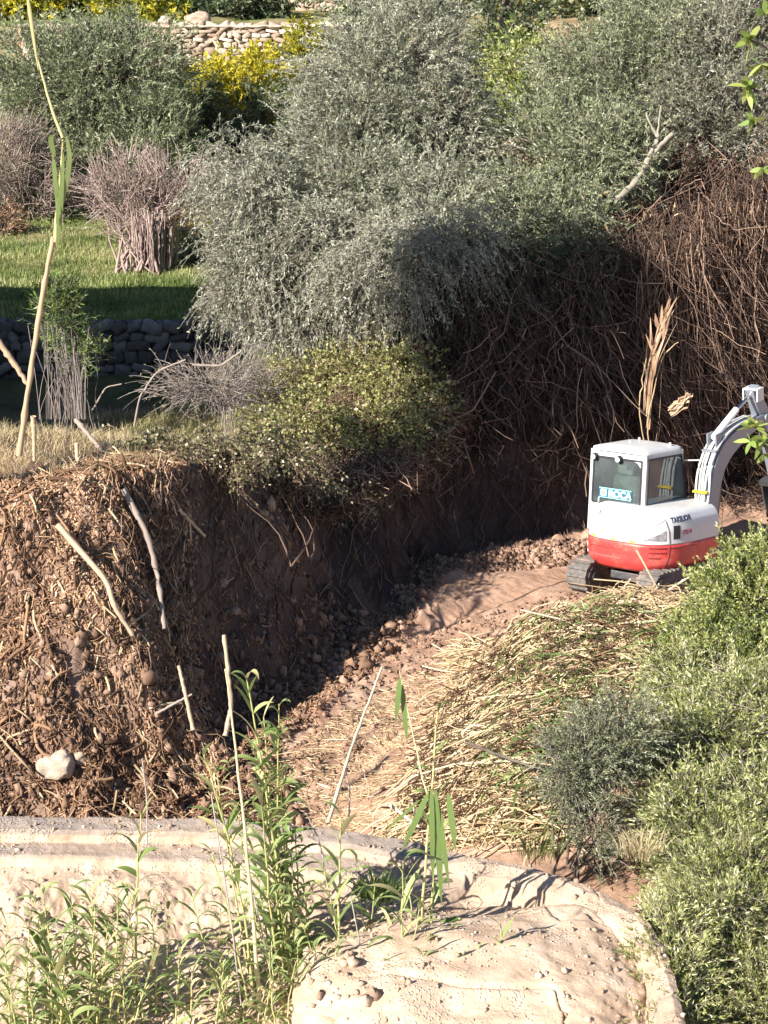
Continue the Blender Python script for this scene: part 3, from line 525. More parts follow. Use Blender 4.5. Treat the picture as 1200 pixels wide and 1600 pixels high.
tangle(3000, [B(800,735,33.6,1.0,.4,.15),B(880,745,33.9,.7,.4,.2),B(1180,740,35.2,.9,.5,.8),B(1140,800,34.4,.6,.5,.4),B(1200,820,34.2,.6,.5,.4)], .5, .55, vine_m, 'fallen brown stems at the foot of the far bank')
# --- torn dry cane sheath and stub in the vines
def sheet(g, pts, widths, T, mid=.35):
    """torn leaf / bark sheet: cupped ribbon with thickness"""
    pts = np.asarray(pts, float); t = nrm(np.gradient(pts, axis=0)); side = nrm(np.cross(t, np.array([0,1.,.1]))); nn = np.cross(side, t); w_ = np.asarray(widths)[:, None]
    A = pts-side*w_*.5; Bm = pts+nn*w_*mid; Cc = pts+side*w_*.5; D = Bm+nn*.01
    V = np.stack([A, Bm, Cc, D], 1).reshape(-1, 3); n = len(pts); i = np.arange(n-1)[:, None]*4; j = np.arange(4)[None]; j2 = (j+1) % 4
    g.add(V, np.stack([i+j, i+j2, i+4+j2, i+4+j], -1).reshape(-1, 4), T)
tp = empty('torn_palm_stalk', P(1012,700,32.3), 'tall torn orange tan dry stalk standing behind the cab roof', 'dry stalk')
g = Geo(); n = 46; K = 7; t = np.linspace(0, 1, K); a0 = rng.uniform(0, .75, n); cx_ = np.array([1010,1013,1020,1032,1044,1056]); cy_ = np.array([690,600,555,515,480,450]); pts = np.zeros((n, K, 3))
for q in range(n):
    f = a0[q]+t*rng.uniform(.12, .35); xx_ = np.interp(f*5, range(6), cx_)+rng.normal()*4+rng.normal()*9*t; yy_ = np.interp(f*5, range(6), cy_)+rng.normal()*6*t; pts[q] = [P(a, b, 32.35+rng.normal()*.01) for a, b in zip(xx_, yy_)]
pts[:, :, 1] += (rng.normal(size=n)*.07)[:, None]; ribbons(g, pts, nrm(rnd(n)*[1,.8,.2]), np.array([.5,1,1,.9,.7,.4,.1])[None]*rng.uniform(.02, .07, (n, 1)), rng.uniform(.05, .75, n))
g.build('sheath', leafmat('dry_sheath', [(.20,.11,.07),(.38,.23,.14),(.54,.37,.24),(.7,.52,.36)], .1, .6), tp)
g = Geo()
for a, b in (((1012,700),(1000,620)),((1015,700),(1035,560)),((1035,560),(1060,535)),((1010,650),(1020,540)),((1000,620),(1010,560))): limb(g, P(*a,32.25), P(*b,32.3), .012, .008, .12, 7, .4, 5)
g.build('stems', straw, tp)
g = Geo(); n = 14; K = 6; t = np.linspace(0, 1, K); pts = np.zeros((n, K, 3))
for q in range(n):
    o_ = rng.normal(size=2)*[4,5]; pts[q] = [P(1048+o_[0]+t_*rng.uniform(24, 40), 642+o_[1]-t_*rng.uniform(18, 34), 32.5+.04*math.sin(t_*5)) for t_ in t]
ribbons(g, pts, nrm(rnd(n)*[.6,.6,1]), np.array([.5,1,1,.8,.5,.1])[None]*rng.uniform(.04, .09, (n, 1)), rng.uniform(.4, 1, n)); tag(g.build('torn_bark', bpy.data.materials['dry_sheath'], None, P(1062,630,32.5)), 'tan torn bark piece caught in the vines left of the boom', 'bark')

# --- bramble mound on the spur
tree('bramble_bush', 'leafy green bramble mound on the spur of the bank', 'bush', (.1,31.8), [B(540,590,33.2,.9,.8,.35),B(610,590,32.6,.8,.7,.55),B(640,640,31.9,.65,.6,.45),B(480,600,33.5,.8,.8,.25),B(580,670,31.2,.65,.5,.35),B(470,660,30.8,.7,.6,.2)], 330, 9, 9, .42, .06, .042, bramble_leaf, vine_m, .3, .12, .3, .02, vine_m, twr=.005, stems=8, tb=(.1,1))
tangle(900, [B(250,735,27.3,.5,.2,.12),B(330,735,27.6,.5,.2,.12),B(430,755,28.6,.6,.25,.14),B(520,785,29.4,.6,.25,.16)], .4, .45, vine_m, 'dry tangled stems trailing over the lip of the cut bank', .006)
tangle(3000, [B(650,690,31.6,.65,.5,.6),B(600,730,30.8,.6,.4,.4),B(690,640,32.6,.5,.5,.5),B(560,650,32,.7,.5,.4),B(540,740,30.4,.6,.35,.2)], .5, .62, vine_m, 'reddish bare bramble stems spilling down the spur', .006)
g = Geo()
for (a, b, c_) in (((690,640),(745,650,),(740,600)),((680,700),(725,690),(740,740)),((700,660),(740,640),(775,580)),((640,760),(640,790),(625,825)),((530,770),(540,790),(545,830))): 
    pts = np.stack([P(*a,32),P(*b,32),P(*c_,32.2)]); tubes(g, pts[None], .014, .8, 4)
tag(g.build('dead_brushwood', vine_m, None, P(700,660,32)), 'pale bent stems sticking out of the spur into the shade', 'stems', kind='stuff')
trail_leaf = leafmat('trailing_leaf', [(.07,.075,.03),(.17,.16,.07),(.30,.28,.14),(.55,.50,.34)], .25, .4, .5)
tree('bramble_bush', 'grey green trailing bramble along the lip of the left bank', 'bush', (-1.8,27.6), [B(330,700,28.0,.8,.5,.14),B(420,715,28.8,.8,.5,.18),B(260,715,27.5,.6,.45,.1),B(470,745,29.2,.6,.35,.2),B(540,780,29.8,.4,.25,.15),B(360,735,27.4,.7,.25,.1)], 190, 8, 6, .3, .05, .035, trail_leaf, vine_m, .5, .1, .2, .015, vine_m, twr=.005, stems=8, tb=(.2,1))
tree('bare_shrub', 'grey dry twiggy brush behind the lip of the bank', 'shrub', (-2.5,31.0), [B(330,600,32,.8,.6,.25),B(400,610,33,.7,.6,.25)], 110, 10, 3, .4, .04, .012, drygrass, twig_m, .2, .12, .5, .012, twig_m, twr=.006, stems=6)
lip = ([190,330,430,520,600,660,760,860,940],[755,745,760,800,800,740,730,760,770]); foot_ = ([190,300,400,520,640,700,860,940],[980,1130,1090,1010,900,870,850,850])
def face_roots(n, T, mat, label, r, seg=(25,110), bias=1.6, x0=190, x1=900):
    g = Geo()
    for _ in range(n):
        x = rng.uniform(x0, x1); a, b = np.interp(x, *lip), np.interp(x, *foot_); y = a-18+(b-a)*rng.uniform()**bias; L = rng.uniform(*seg); sl_ = rng.normal()*.35
        pts = [S(x+L*k*sl_*.3+rng.normal()*3, min(y+L*k/4, b+10), .05+rng.uniform(0, .14)*(k > 0)) for k in range(5)]; pts = np.array(pts)
        if np.ptp(pts[:, 1]) > 2.2: continue
        tubes(g, pts[None], rng.uniform(*r), np.clip(T+rng.normal()*.25, 0, 1))
    return tag(g.build('hanging_roots', mat, None, P(430,880,29)), label, 'roots', kind='stuff')
face_roots(520, .45, vine_m, 'thin brown roots hanging from the lip over the cut bank', (.004,.009))
face_roots(150, .75, vine_m, 'pale torn roots along the top of the cut bank', (.006,.012), (20,60), 4)
def stick(name, pts, r, mat, label, cat, T=.6, sides=8, yy=None):
    g = Geo(); pts = np.array(pts, float); K = len(pts); n = 22; u = np.linspace(0, K-1, n); pp = np.stack([np.interp(u, range(K), pts[:, a]) for a in range(3)], 1)
    ker = np.array([1,2,3,2,1])/9.
    for a in range(3): pp[2:-2, a] = np.convolve(pp[:, a], ker, 'valid')
    pp[1:-1] += rng.normal(size=(n-2, 3))*r*.10; rr = np.linspace(r, r*.7, n)*(1+.08*rng.normal(size=n)); rr[::4] *= 1.22; tubes(g, pp[None], rr[None], T, sides)
    o = g.build(name, mat, None, pts[0], smooth=True); return tag(o, label, cat)
stick('branch', [P(210,665,30),P(218,620,30),P(245,580,30),P(290,562,30)], .016, rootpole, 'thin grey arching twig above the left bank', 'branch')
stick('branch', [P(145,640,30),P(165,605,30),P(190,600,30)], .012, rootpole, 'short forked grey twig left of the arching twig', 'branch')
stick('branch', [P(300,570,30.5),P(345,572,30.5),P(378,548,30.5)], .02, rootpole, 'knobbly grey twig pointing right above the bank', 'branch')
stick('fallen_branch', [P(118,655,27.4),P(165,712,27.0)], .035, rootpole, 'grey branch lying down over the bank lip at the left', 'branch')
# --- left dark sapling
tree('sapling', 'slim sapling with green leaves standing in shade at the left', 'sapling', (-5.4,33.5), [B(95,490,33.5,.28,.25,.45),B(120,545,33.5,.3,.25,.2),B(85,460,33.5,.2)], 60, 7, 10, .35, .10, .02, green_leaf, twig_m, .1, .08, .8, .012, twig_m, stems=7, nl=16)
for k_ in range(1):
    g = Geo(); n = 46; px = rng.uniform(60, 135, n); p0 = np.stack([P(a, 655, 33.2) for a in px]); t = np.linspace(0, 1, 6); h = rng.uniform(.5, 1.7, n)
    pts = np.repeat(p0[:, None], 6, 1); pts[:, :, 2] += h[:, None]*t; pts[:, :, 0] += (rng.normal(size=n)*.12)[:, None]*t**1.5; tubes(g, pts, .006, rng.uniform(.0, .6, n))
    tag(g.build('dead_stems', twig_m, None, P(100,655,33.2)), 'thin upright dead stems around the sapling', 'stems', kind='stuff')

# --- right side bushes
def bush(*a, **k): return tree(*a, **k)
bush('bush', 'dark grey green fine leaved shrub behind the right end of the wall', 'shrub', (2.15,20.9), [B(925,1180,21.2,.38,.4,.5),B(885,1200,21,.22,.3,.4),B(970,1150,21.4,.34,.4,.4),B(930,1290,20.8,.26,.3,.4)], 250, 8, 16, .26, .045, .012, leafmat('grey_green_leaf', [(.085,.10,.04),(.18,.20,.10),(.29,.32,.17),(.48,.49,.32)], .2, .45, .5), twig_m, .1, .07, .5, .02, stems=6, twr=.004)
bush('bush', 'yellow green small leaved bush in front of the digger tail', 'bush', (4.7,26.0), [B(1170,960,26,.75,.8,.7),B(1100,1020,25.6,.55,.6,.5),B(1190,890,26.4,.45,.6,.38),B(1125,930,26.3,.36,.4,.3),B(1170,1060,25,.75,.7,.6)], 620, 9, 16, .24, .055, .022, bush_leaf, twig_m, .1, .08, .45, .025, stems=7, twr=.004)
bush('willow_bush', 'sprawling long leaved bush with pale stems filling the right edge', 'bush', (3.9,21.6), [B(1130,1180,22.3,.75,.7,.6),B(1070,1130,23.4,.45,.5,.4),B(1180,1290,21,.7,.7,.65),B(1080,1280,21,.45,.5,.45),B(1140,1100,24,.7,.6,.4),B(1050,1190,22.5,.4,.5,.4),B(1190,1130,23,.6,.6,.5),B(1100,1330,20.3,.5,.5,.45),B(1060,1060,24.6,.4,.4,.35)], 860, 9, 17, .32, .07, .015, willow_leaf, twig_m, .15, .1, .35, .02, stems=8, twr=.005, lwild=.45)
bush('willow_bush', 'nearer long leaved bush with whitish stems at the bottom right corner', 'bush', (3.3,17.6), [B(1130,1430,19,.6,.6,.5),B(1110,1550,17.6,.55,.5,.45),B(1190,1500,18,.5,.5,.6),B(1190,1600,17,.5,.5,.5),B(1060,1590,17.2,.4,.4,.35),B(1065,1490,18.0,.28,.35,.3),B(1090,1400,19.0,.35,.4,.35),B(1050,1480,17.5,.27,.35,.27),B(1045,1560,16.9,.3,.35,.3),B(1055,1530,17.0,.34,.3,.3),B(1050,1620,16.4,.34,.35,.3),B(1120,1450,18.0,.45,.45,.4),B(1160,1370,19.5,.5,.5,.4)], 900, 9, 17, .3, .058, .013, willow_leaf, rootpole, .15, .09, .35, .02, stems=8, twr=.004, lwild=.45)
def pale_stems(root, blobs, n, L, r, T=.8):
    g = Geo(); c, d, _ = blobpts(blobs, n, .5); K = 7; t = np.linspace(0, 1, K); d1 = nrm(np.array([-.6,-.1,.45])+rnd(n)*.4); l = L*rng.uniform(.4, 1.2, n)
    pts = c[:, None]+d1[:, None]*(l[:, None]*t)[..., None]; pts[:, :, 2] -= .45*l[:, None]*t**2; pts += np.cumsum(rng.normal(size=pts.shape)*.008, 1); tubes(g, pts, r*np.linspace(1, .5, K)[None], T); g.build('stems', rootpole, root)
pale_stems(bpy.data.objects['willow_bush'], [B(1130,1180,22.3,.7,.7,.6),B(1180,1290,21,.7,.7,.65),B(1140,1100,24,.6,.6,.4)], 240, .8, .006)
pale_stems(bpy.data.objects['willow_bush.001'], [B(1130,1430,19,.6,.6,.5),B(1110,1540,17.6,.55,.5,.45),B(1170,1500,18,.5,.5,.6)], 260, .7, .005)
# broad leaved tree standing just right of the frame
bl = empty('broad_leaf_tree', (3.6,13.2,TZ(3.6,13.2)), 'broad glossy leaved tree reaching in from the right edge', 'tree')
gl, gk = Geo(), Geo(); limb(gk, (3.6,13.2,-1.6), (3.3,13.2,5), .12, .09, .05); limb(gk, (3.3,13.2,5), (3.0,13,10.2), .09, .05, .05)
for (px, py, n) in ((1172,62,16),(1168,135,16),(1190,100,10),(1178,190,8),(1192,265,8),(1195,20,8),(1180,668,16),(1192,690,14),(1172,690,10),(1197,712,8)):
    p = P(px, py, 13); s0 = np.array([3.0 if py < 400 else 3.3, 13.1, p[2]-.25]); limb(gk, s0, p, .015, .006, .1, 6, .5, 4)
    d = nrm(rnd(n)*[1,1,.7]+[-.2,-.3,.3]); V = []
    t = np.linspace(0, 1, 5); L_ = .115*rng.uniform(.7, 1.2, n); pts = p+d[:, None]*(L_[:, None]*t)[..., None]; pts[:, :, 2] -= .25*L_[:, None]*t**2
    s = perp(d); ribbons(gl, pts, s, np.array([.2,.85,1,.75,.05])[None]*.038, rng.uniform(.45, 1, n))
gl.build('crown', green_leaf, bl); gk.build('trunk', bark, bl, smooth=True)
tree('climber', 'thin climber with tiny bright leaves over the dead vines at the right', 'climber', (6.9,37.0), [B(1150,340,36.6,.25,.2,.45),B(1150,430,36.4,.25,.2,.5),B(1190,470,36,.2,.2,.5),B(1185,560,36,.15,.2,.4),B(1140,440,36.3,.12,.2,.5)], 44, 5, 7, .25, .07, .04, green_leaf, twig_m, .4, .1, .1, .01, stems=3, nl=8, tb=(.5,1))

# ============================================================ GROUND COVER
def blades(n, xy, h, wd, T, mat, name, label, lean=.4, cat='grass', K=3):
    g = Geo(); z = TH(xy[:, 0], xy[:, 1]); p0 = np.column_stack([xy, z-.01]); hh = h*rng.uniform(.5, 1.4, n); a = rng.uniform(0, 2*math.pi, n); l = lean*rng.uniform(.2, 1.5, n)
    t = np.linspace(0, 1, K); pts = np.repeat(p0[:, None], K, 1); pts[:, :, 2] += hh[:, None]*t*(1-.35*l[:, None]*t)
    pts[:, :, 0] += (np.cos(a)*l*hh)[:, None]*t**1.6; pts[:, :, 1] += (np.sin(a)*l*hh)[:, None]*t**1.6
    s = np.stack([-np.sin(a), np.cos(a), 0*a], 1); s = nrm(s+rnd(n)*.4); ribbons(g, pts, s, (wd*np.linspace(1, .1, K))[None], np.clip(T+rng.normal(size=n)*.2, 0, 1))
    return tag(g.build(name, mat), label, cat, kind='stuff')
n = 42000; xy = np.column_stack([rng.uniform(-9.5, .5, n), 40.2+rng.uniform(0, 1, n)**1.1*13.5]); blades(n, xy, .11*(1+.5*vnoise(xy[:, 0]*1.5, xy[:, 1]*1.5, 0, 4)), .03, .45+.45*vnoise(xy[:, 0]*.8, xy[:, 1]*.8), grass_m, 'grass', 'short green grass on the lower terrace')
def region(n, poly, keep=None):
    poly = np.array([G(*q)[:2] for q in poly]); mn, mx = poly.min(0), poly.max(0); out = []; tot = 0
    while tot < n:
        q = rng.uniform(mn, mx, (n*2, 2)); ins = np.zeros(len(q), bool); j = len(poly)-1
        for i_ in range(len(poly)):
            a, b = poly[i_], poly[j]; c_ = ((a[1] > q[:, 1]) != (b[1] > q[:, 1])) & (q[:, 0] < (b[0]-a[0])*(q[:, 1]-a[1])/(b[1]-a[1]+1e-12)+a[0]); ins ^= c_; j = i_
        q = q[ins]
        if keep is not None: q = q[keep(q)]
        out.append(q); tot += len(q)
        if len(q) == 0: break
    return np.concatenate(out)[:n]
xy = region(16000, [(-30,760),(0,668),(90,655),(210,650),(400,640),(440,700),(250,735),(170,745)]); blades(len(xy), xy, .2, .012, .45+.2*vnoise(xy[:, 0], xy[:, 1]), drygrass, 'dry_grass', 'dry straw coloured grass on top of the left bank', .9)
xy = region(9000, [(200,720),(200,655),(330,640),(420,640),(400,700)]); blades(len(xy), xy, .14, .012, .6, grass_m, 'grass', 'patch of green grass on top of the left bank', .7)
def lying(n, xy, L, r, T, mat, name, label, az=(0, 3.14), tilt=.25, lift=(0,.1), cat='litter', sides=3, bend=.06, flat=None, kind='stuff'):
    g = Geo(); z = TH(xy[:, 0], xy[:, 1]); eps = .12; zx = (TH(xy[:, 0]+eps, xy[:, 1], False)-TH(xy[:, 0]-eps, xy[:, 1], False))/(2*eps); zy = (TH(xy[:, 0], xy[:, 1]+eps, False)-TH(xy[:, 0], xy[:, 1]-eps, False))/(2*eps)
    a = rng.normal(az[0], az[1], len(xy)) if az[1] < 2 else rng.uniform(0, 6.28, len(xy)); d = np.stack([np.cos(a), np.sin(a), np.cos(a)*np.clip(zx, -2, 2)+np.sin(a)*np.clip(zy, -2, 2)+rng.normal(size=len(a))*tilt], 1); d = nrm(d)
    l = L*rng.lognormal(0, .45, len(xy)); K = 5; t = np.linspace(-.5, .5, K); c_ = np.column_stack([xy, z+rng.uniform(*lift, len(xy))])
    pts = c_[:, None]+d[:, None]*(l[:, None]*t)[..., None]+rnd(len(xy))[:, None]*(bend*l[:, None]*(1-4*t**2))[..., None]
    TT = np.clip(T+rng.normal(size=len(xy))*.22, 0, 1)
    if flat: ribbons(g, pts, nrm(perp(d)+[0,0,.0]), (flat*np.array([.5,1,1,.8,.1]))[None], TT)
    else: tubes(g, pts, r*rng.uniform(.6, 1.4, (len(xy), 1)), TT, sides)
    return tag(g.build(name, mat), label, cat, kind=kind)
# debris on the left slope
slope = [(-40,1275),(-40,760),(150,745),(200,770),(240,900),(300,1060),(420,1130),(470,1200),(470,1300),(300,1290)]
def slope_xy(n, jitter=0):
    out = np.zeros((0, 2))
    while len(out) < n:
        q = np.column_stack([rng.uniform(-8.5, .2, n), rng.uniform(21.2, 28.2, n)]); d_, w_ = pdist(q[:, 0], q[:, 1], LP)
        k_ = (d_ > -.9) & (d_ < w_*1.2+.3) & ((q[:, 0] < -2.0-.25*(q[:, 1]-24)) | (q[:, 1] < 23.6)) & ((d_ > -.1) | (q[:, 1] < 24.2)); out = np.concatenate([out, q[k_]])
    out = out[vnoise(out[:, 0]*1.8, out[:, 1]*1.8, 0, 91)+.6*vnoise(out[:, 0]*5, out[:, 1]*5, 0, 92) > -.85]; return out[:n]
xy = slope_xy(40000); lying(0, xy, .07, .011, .5+.4*vnoise(xy[:, 0]*1.3, xy[:, 1]*1.3, 0, 95)+.16*np.clip(xy[:, 1]-24.5, -2, 2)-.1, litter, 'bark_litter', 'chopped brown bark and root litter covering the left slope', lift=(0,.05), tilt=.6, sides=4)
xy = slope_xy(3800); lying(0, xy, .26, .005, .55, litter, 'root_litter', 'thin loose roots and twigs on the left slope', lift=(0,.08), tilt=.5, bend=.2)
xy = slope_xy(500); lying(0, xy, .3, .022, .35, litter, 'bark_litter', 'thicker torn root chunks on the left slope', lift=(0,.06), tilt=.4, sides=4, bend=.15)
xy = slope_xy(800); lying(0, xy, .32, .013, .5, straw, 'cane_litter', 'broken pale cane pieces on the left slope', az=(-.9,.7), lift=(0,.06), tilt=.3, sides=4)
def clods(n, xy, s, mat, name, label, T=.5):
    g = Geo(); u, v = np.meshgrid(np.linspace(0, 2*math.pi, 6, endpoint=False), np.linspace(0, math.pi, 4)); d = np.stack([np.cos(u)*np.sin(v), np.sin(u)*np.sin(v), np.cos(v)], -1).reshape(-1, 3)
    i = np.arange(3)[:, None]*6; j = np.arange(6)[None]; j2 = (j+1) % 6; Fs = np.stack([i+j, i+6+j, i+6+j2, i+j2], -1).reshape(-1, 4); n = len(xy)
    sc = s*np.minimum(rng.lognormal(0, .65, n), 3.2); V = d[None]*sc[:, None, None]*rng.uniform(.45, 1.35, (n, len(d), 1))*rng.uniform(.5, 1.4, (n, 1, 3)); z = TH(xy[:, 0], xy[:, 1])
    V += np.column_stack([xy, z+sc*.2])[:, None]; F = (Fs[None]+(np.arange(n)*len(d))[:, None, None]).reshape(-1, 4); g.add(V.reshape(-1, 3), F, np.repeat(rng.uniform(0, 1, n), len(d)))
    return tag(g.build(name, mat), label, 'soil', kind='stuff')
xy = slope_xy(12000); clods(0, xy, .022, CLOD, 'soil_clods', 'reddish crumbled soil clods on the left slope')
q = np.column_stack([rng.uniform(-3.6, .3, 9000), rng.uniform(23.5, 29, 9000)]); d_, w_ = pdist(q[:, 0], q[:, 1], LP); q = q[(d_ > -.35) & (d_ < w_*1.1)][:4200]
lying(0, q, .09, .009, .4, litter, 'bark_litter', 'dark torn roots and crumbs stuck to the shaded cut face', lift=(0,.04), tilt=.6, sides=4); clods(0, q[:1500]+.05, .03, CLOD, 'soil_clods', 'lumps of soil clinging to the shaded cut face')
toe = [(200,1300),(230,1140),(330,1130),(420,1160),(480,1300)]
xy = region(4200, toe); lying(0, xy, .08, .010, .45, litter, 'bark_litter', 'brown litter spreading over the toe of the slope', lift=(0,.04), tilt=.5, sides=4)
xy = region(900, toe); clods(0, xy, .032, CLOD, 'soil_clods', 'dark clods at the toe of the slope')
xy = region(260, toe+[(700,1330)]); lying(0, xy, .3, .006, .7, straw, 'cane_litter', 'a few thin straws behind the wall', lift=(0,.05), tilt=.15)
xy = region(2600, [(640,905),(640,870),(760,860),(930,850),(900,880),(760,900)]); clods(0, xy, .018, CLOD, 'soil_clods', 'crumbled clods along the foot of the far bank')
xy = region(2600, [(430,1090),(660,985),(900,930),(930,960),(700,1020),(560,1200),(500,1290),(430,1290)]); clods(0, xy, .014, CLOD, 'soil_clods', 'small loose crumbs scattered on the channel floor')
xy = region(1500, [(350,1120),(560,1000),(640,900),(700,900),(640,985),(440,1090)]); clods(0, xy, .02, CLOD, 'soil_clods', 'shaded crumbs along the foot of the cut bank')
# cut cane heap
heap = [(600,1320),(660,1200),(700,1090),(720,1010),(900,955),(1060,935),(1100,1000),(1060,1100),(900,1200),(880,1330),(700,1330)]
def pile(n, poly, top, pw=1): 
    xy = region(n, poly); return xy
xy = region(4300, heap); lying(0, xy, .55, .009, .62, straw, 'cut_canes', 'heap of cut straw coloured canes beside the channel', az=(.35,.85), lift=(.01,.14), tilt=.12, sides=4, cat='canes')
xy = region(11000, heap); lying(0, xy, .3, .004, .45, straw, 'cane_litter', 'dry cane leaves and straw over the heap', az=(.3,.8), lift=(.0,.14), tilt=.25, flat=.016, bend=.12)
xy = region(900, [(760,1330),(740,1200),(780,1060),(800,1010),(1000,960),(1060,1000),(950,1200),(880,1330)]); lying(0, xy, .45, .004, .45, reed_leaf, 'cane_litter', 'green and yellow cut reed leaves lying on the heap', az=(.5,.7), lift=(.05,.24), tilt=.3, flat=.024, bend=.12)
xy = region(2600, [(440,1300),(450,1180),(600,1080),(700,1030),(640,1200),(560,1310)]); lying(0, xy, .16, .004, .55, straw, 'cane_litter', 'scattered straw on the sunlit dirt', az=(.1,.9), lift=(.0,.03), tilt=.1, flat=.009)
xy = region(1700, [(620,1310),(660,1150),(760,1030),(1000,970),(1050,1050),(900,1180),(880,1330)]); lying(0, xy, .26, .008, .2, litter, 'cane_litter', 'dark rotten stems and twigs mixed through the heap', lift=(.0,.3), tilt=.3)

# --- single canes and poles
stick('pale_pole', [S(193,765,.2),S(228,830,.45),S(247,900,.45),S(257,983,.25)], .042, rootpole, 'long pale bent root pole hanging down the cut bank', 'pole')
stick('dead_cane', [S(90,820,.2),S(165,905,.3),S(180,950,.3),S(207,992,.2)], .038, deadcane, 'long straw coloured cane lying down the edge of the slope', 'cane')
stick('dead_cane', [S(278,795,.1),S(320,838,.2)], .028, deadcane, 'short cut cane stub below the bank lip', 'cane')
stick('dead_cane', [P(120,692,26.4),P(123,750,26.3),P(127,795,26.2)], .026, deadcane, 'upright cut cane stub on the left bank top', 'cane')
stick('dead_cane', [P(352,1150,22.0),P(362,1100,22.1),P(350,992,22.3)], .03, deadcane, 'tall pointed dead cane in front of the shaded bank', 'cane')
stick('dead_cane', [P(302,1140,22.3),P(290,1085,22.4),P(279,1040,22.5)], .026, deadcane, 'shorter pointed dead cane left of the tall one', 'cane')
stick('dead_cane', [P(245,1115,23.3),P(275,1098,23.3),P(300,1085,23.3)], .018, rootpole, 'thin grey twig leaning right behind the short cane', 'twig')
stick('dead_cane', [P(512,1288,20.6),P(550,1165,22.2),P(597,1042,23.8)], .021, straw, 'long thin straw cane leaning across the sunlit dirt', 'cane', .95)
stick('dead_cane', [P(610,1258,22.0),P(655,1292,21.5)], .02, straw, 'short pale cane at the front of the heap', 'cane', .95)
stick('dead_cane', [P(935,960,27.2),P(900,1050,26),P(920,1010,26.5)], .016, straw, 'thin pale cane standing out of the heap', 'cane', .95)
stick('dead_cane', [P(912,1095,24.8),P(965,1100,24.6)], .03, straw, 'thick pale cane stub above the dark shrub', 'cane', .9)
stick('dead_cane', [P(730,1160,22.7),P(775,1178,22.6),P(830,1198,22.4)], .022, bark, 'dark fallen branch on the cane heap', 'branch')
stick('dead_cane', [P(928,965,27.6),P(952,920,28.2)], .018, straw, 'straw cane leaning towards the left track', 'cane', .95)
stick('dead_cane', [P(948,955,28.3),P(985,905,28.6)], .02, straw, 'straw cane in front of the dark gap under the digger', 'cane', .9)
stick('dead_cane', [P(1010,945,28.3),P(1030,912,28.5)], .016, straw, 'short yellowish cane between the tracks', 'cane', .95)
stick('dead_cane', [P(995,860,28.8),P(1025,915,28.4)], .017, deadcane, 'brown cane leaning across the red counterweight', 'cane', .3)
stick('dead_cane', [P(1040,925,28.2),P(1110,880,28.4)], .018, straw, 'straw cane leaning right beside the right track', 'cane', .9)
stick('dead_cane', [P(850,1010,27.2),P(800,1035,26.6),P(740,1052,26)], .018, straw, 'curved yellow cane lying on top of the heap', 'cane', .7)
stick('dead_cane', [P(1000,1015,26.2),P(1035,1000,26.2),P(1080,968,26.2)], .018, straw, 'pale cane at the right shoulder of the heap', 'cane', .95)
stick('tall_cane', [P(30,712,24.2),P(45,600,24.2),P(65,470,24.25),P(83,370,24.3)], .036, deadcane, 'lower stem of the tall dry cane at the left', 'cane', .4)
stick('dead_cane', [P(-15,515,24.3),P(20,565,24.3),P(45,602,24.3)], .038, deadcane, 'thick dry cane leaning in from the left edge', 'cane', .5)
stick('dead_cane', [P(52,650,24.6),P(54,720,24.6)], .03, deadcane, 'short dry cane stub beside the tall cane', 'cane', .5)
# ============================================================ REEDS
RW = np.array([.45,.95,1.0,.95,.8,.5,.06])
def reed(name, label, shoots, cat='reed', group=None):
    """shoots: (base px,py, tip px,py, Y, nleaves, leaf length, leaf width, stem r, start fraction, dryness)"""
    b = shoots[0]; root = empty(name, P(b[0], b[1], b[4]), label, cat, group)
    for (x0, y0, x1, y1, yy, nl, LL, WW, r, s0, dry) in shoots:
        gs, gl = Geo(), Geo(); WW = WW*1.35; r = r*1.35; nl = int(nl*1.5); p0, p1 = P(x0, y0, yy), P(x1, y1, yy+rng.uniform(-.1, .25)); K = 16; L = np.linalg.norm(p1-p0)
        pp = curve(p0, p1, K, rng.normal(size=3)*[.02,.02,0]*L); pp[1:-1] += rng.normal(size=(K-2, 3))*.004
        tubes(gs, pp[None], (np.linspace(r, r*.35, K)*(1+.08*(np.arange(K) % 2)))[None], .35+.5*dry, 7)
        gs.build('stem', reed_stem, root, smooth=True)
        if not nl: continue
        fs = np.linspace(s0, 1, nl)+rng.normal(size=nl)*.01; az0 = rng.uniform(-.5, .5)
        for k, f in enumerate(fs):
            f = min(max(f, 0), 1); q = np.array([np.interp(f*(K-1), range(K), pp[:, a]) for a in range(3)])
            az = az0+math.pi*(k % 2)+rng.normal()*.45; up = rng.uniform(.9, 2.6) if f < .93 else 2.6
            out = np.array([math.cos(az), math.sin(az)*.7, 0]); l = LL*rng.uniform(.65, 1.15)*(1.0-.35*max(0, f-.8)/.2); n = 7; t = np.linspace(0, 1, n)
            dr = rng.gamma(2.2, .33); ang = np.arctan(up)-dr*2.1*t**1.3; st = l/(n-1)
            dx = np.r_[0, np.cumsum(np.cos(ang[:-1])*st)]; dz = np.r_[0, np.cumsum(np.sin(ang[:-1])*st)]
            pts = q+out*dx[:, None]; pts[:, 2] = q[2]+dz; sd = np.array([-out[1], out[0], 0])+rng.normal(size=3)*.25; sd = nrm(sd)
            # V-folded blade: two half ribbons with a midrib crease
            w_ = WW*rng.uniform(.7, 1.15)*RW; lift = np.array([0,0,1.])*w_[:, None]*.18; T = np.clip(rng.normal(.57+.4*dry*rng.uniform(0, 1), .2), 0, 1)
            V = np.stack([pts-sd*w_[:, None]*.5+lift, pts, pts+sd*w_[:, None]*.5+lift], 1).reshape(-1, 3); i_ = np.arange(n-1)*3
            F = np.concatenate([np.stack([i_, i_+1, i_+4, i_+3], 1), np.stack([i_+1, i_+2, i_+5, i_+4], 1)]); gl.add(V, F, T)
        gl.build('leaves', reed_leaf, root, smooth=True)
    return root
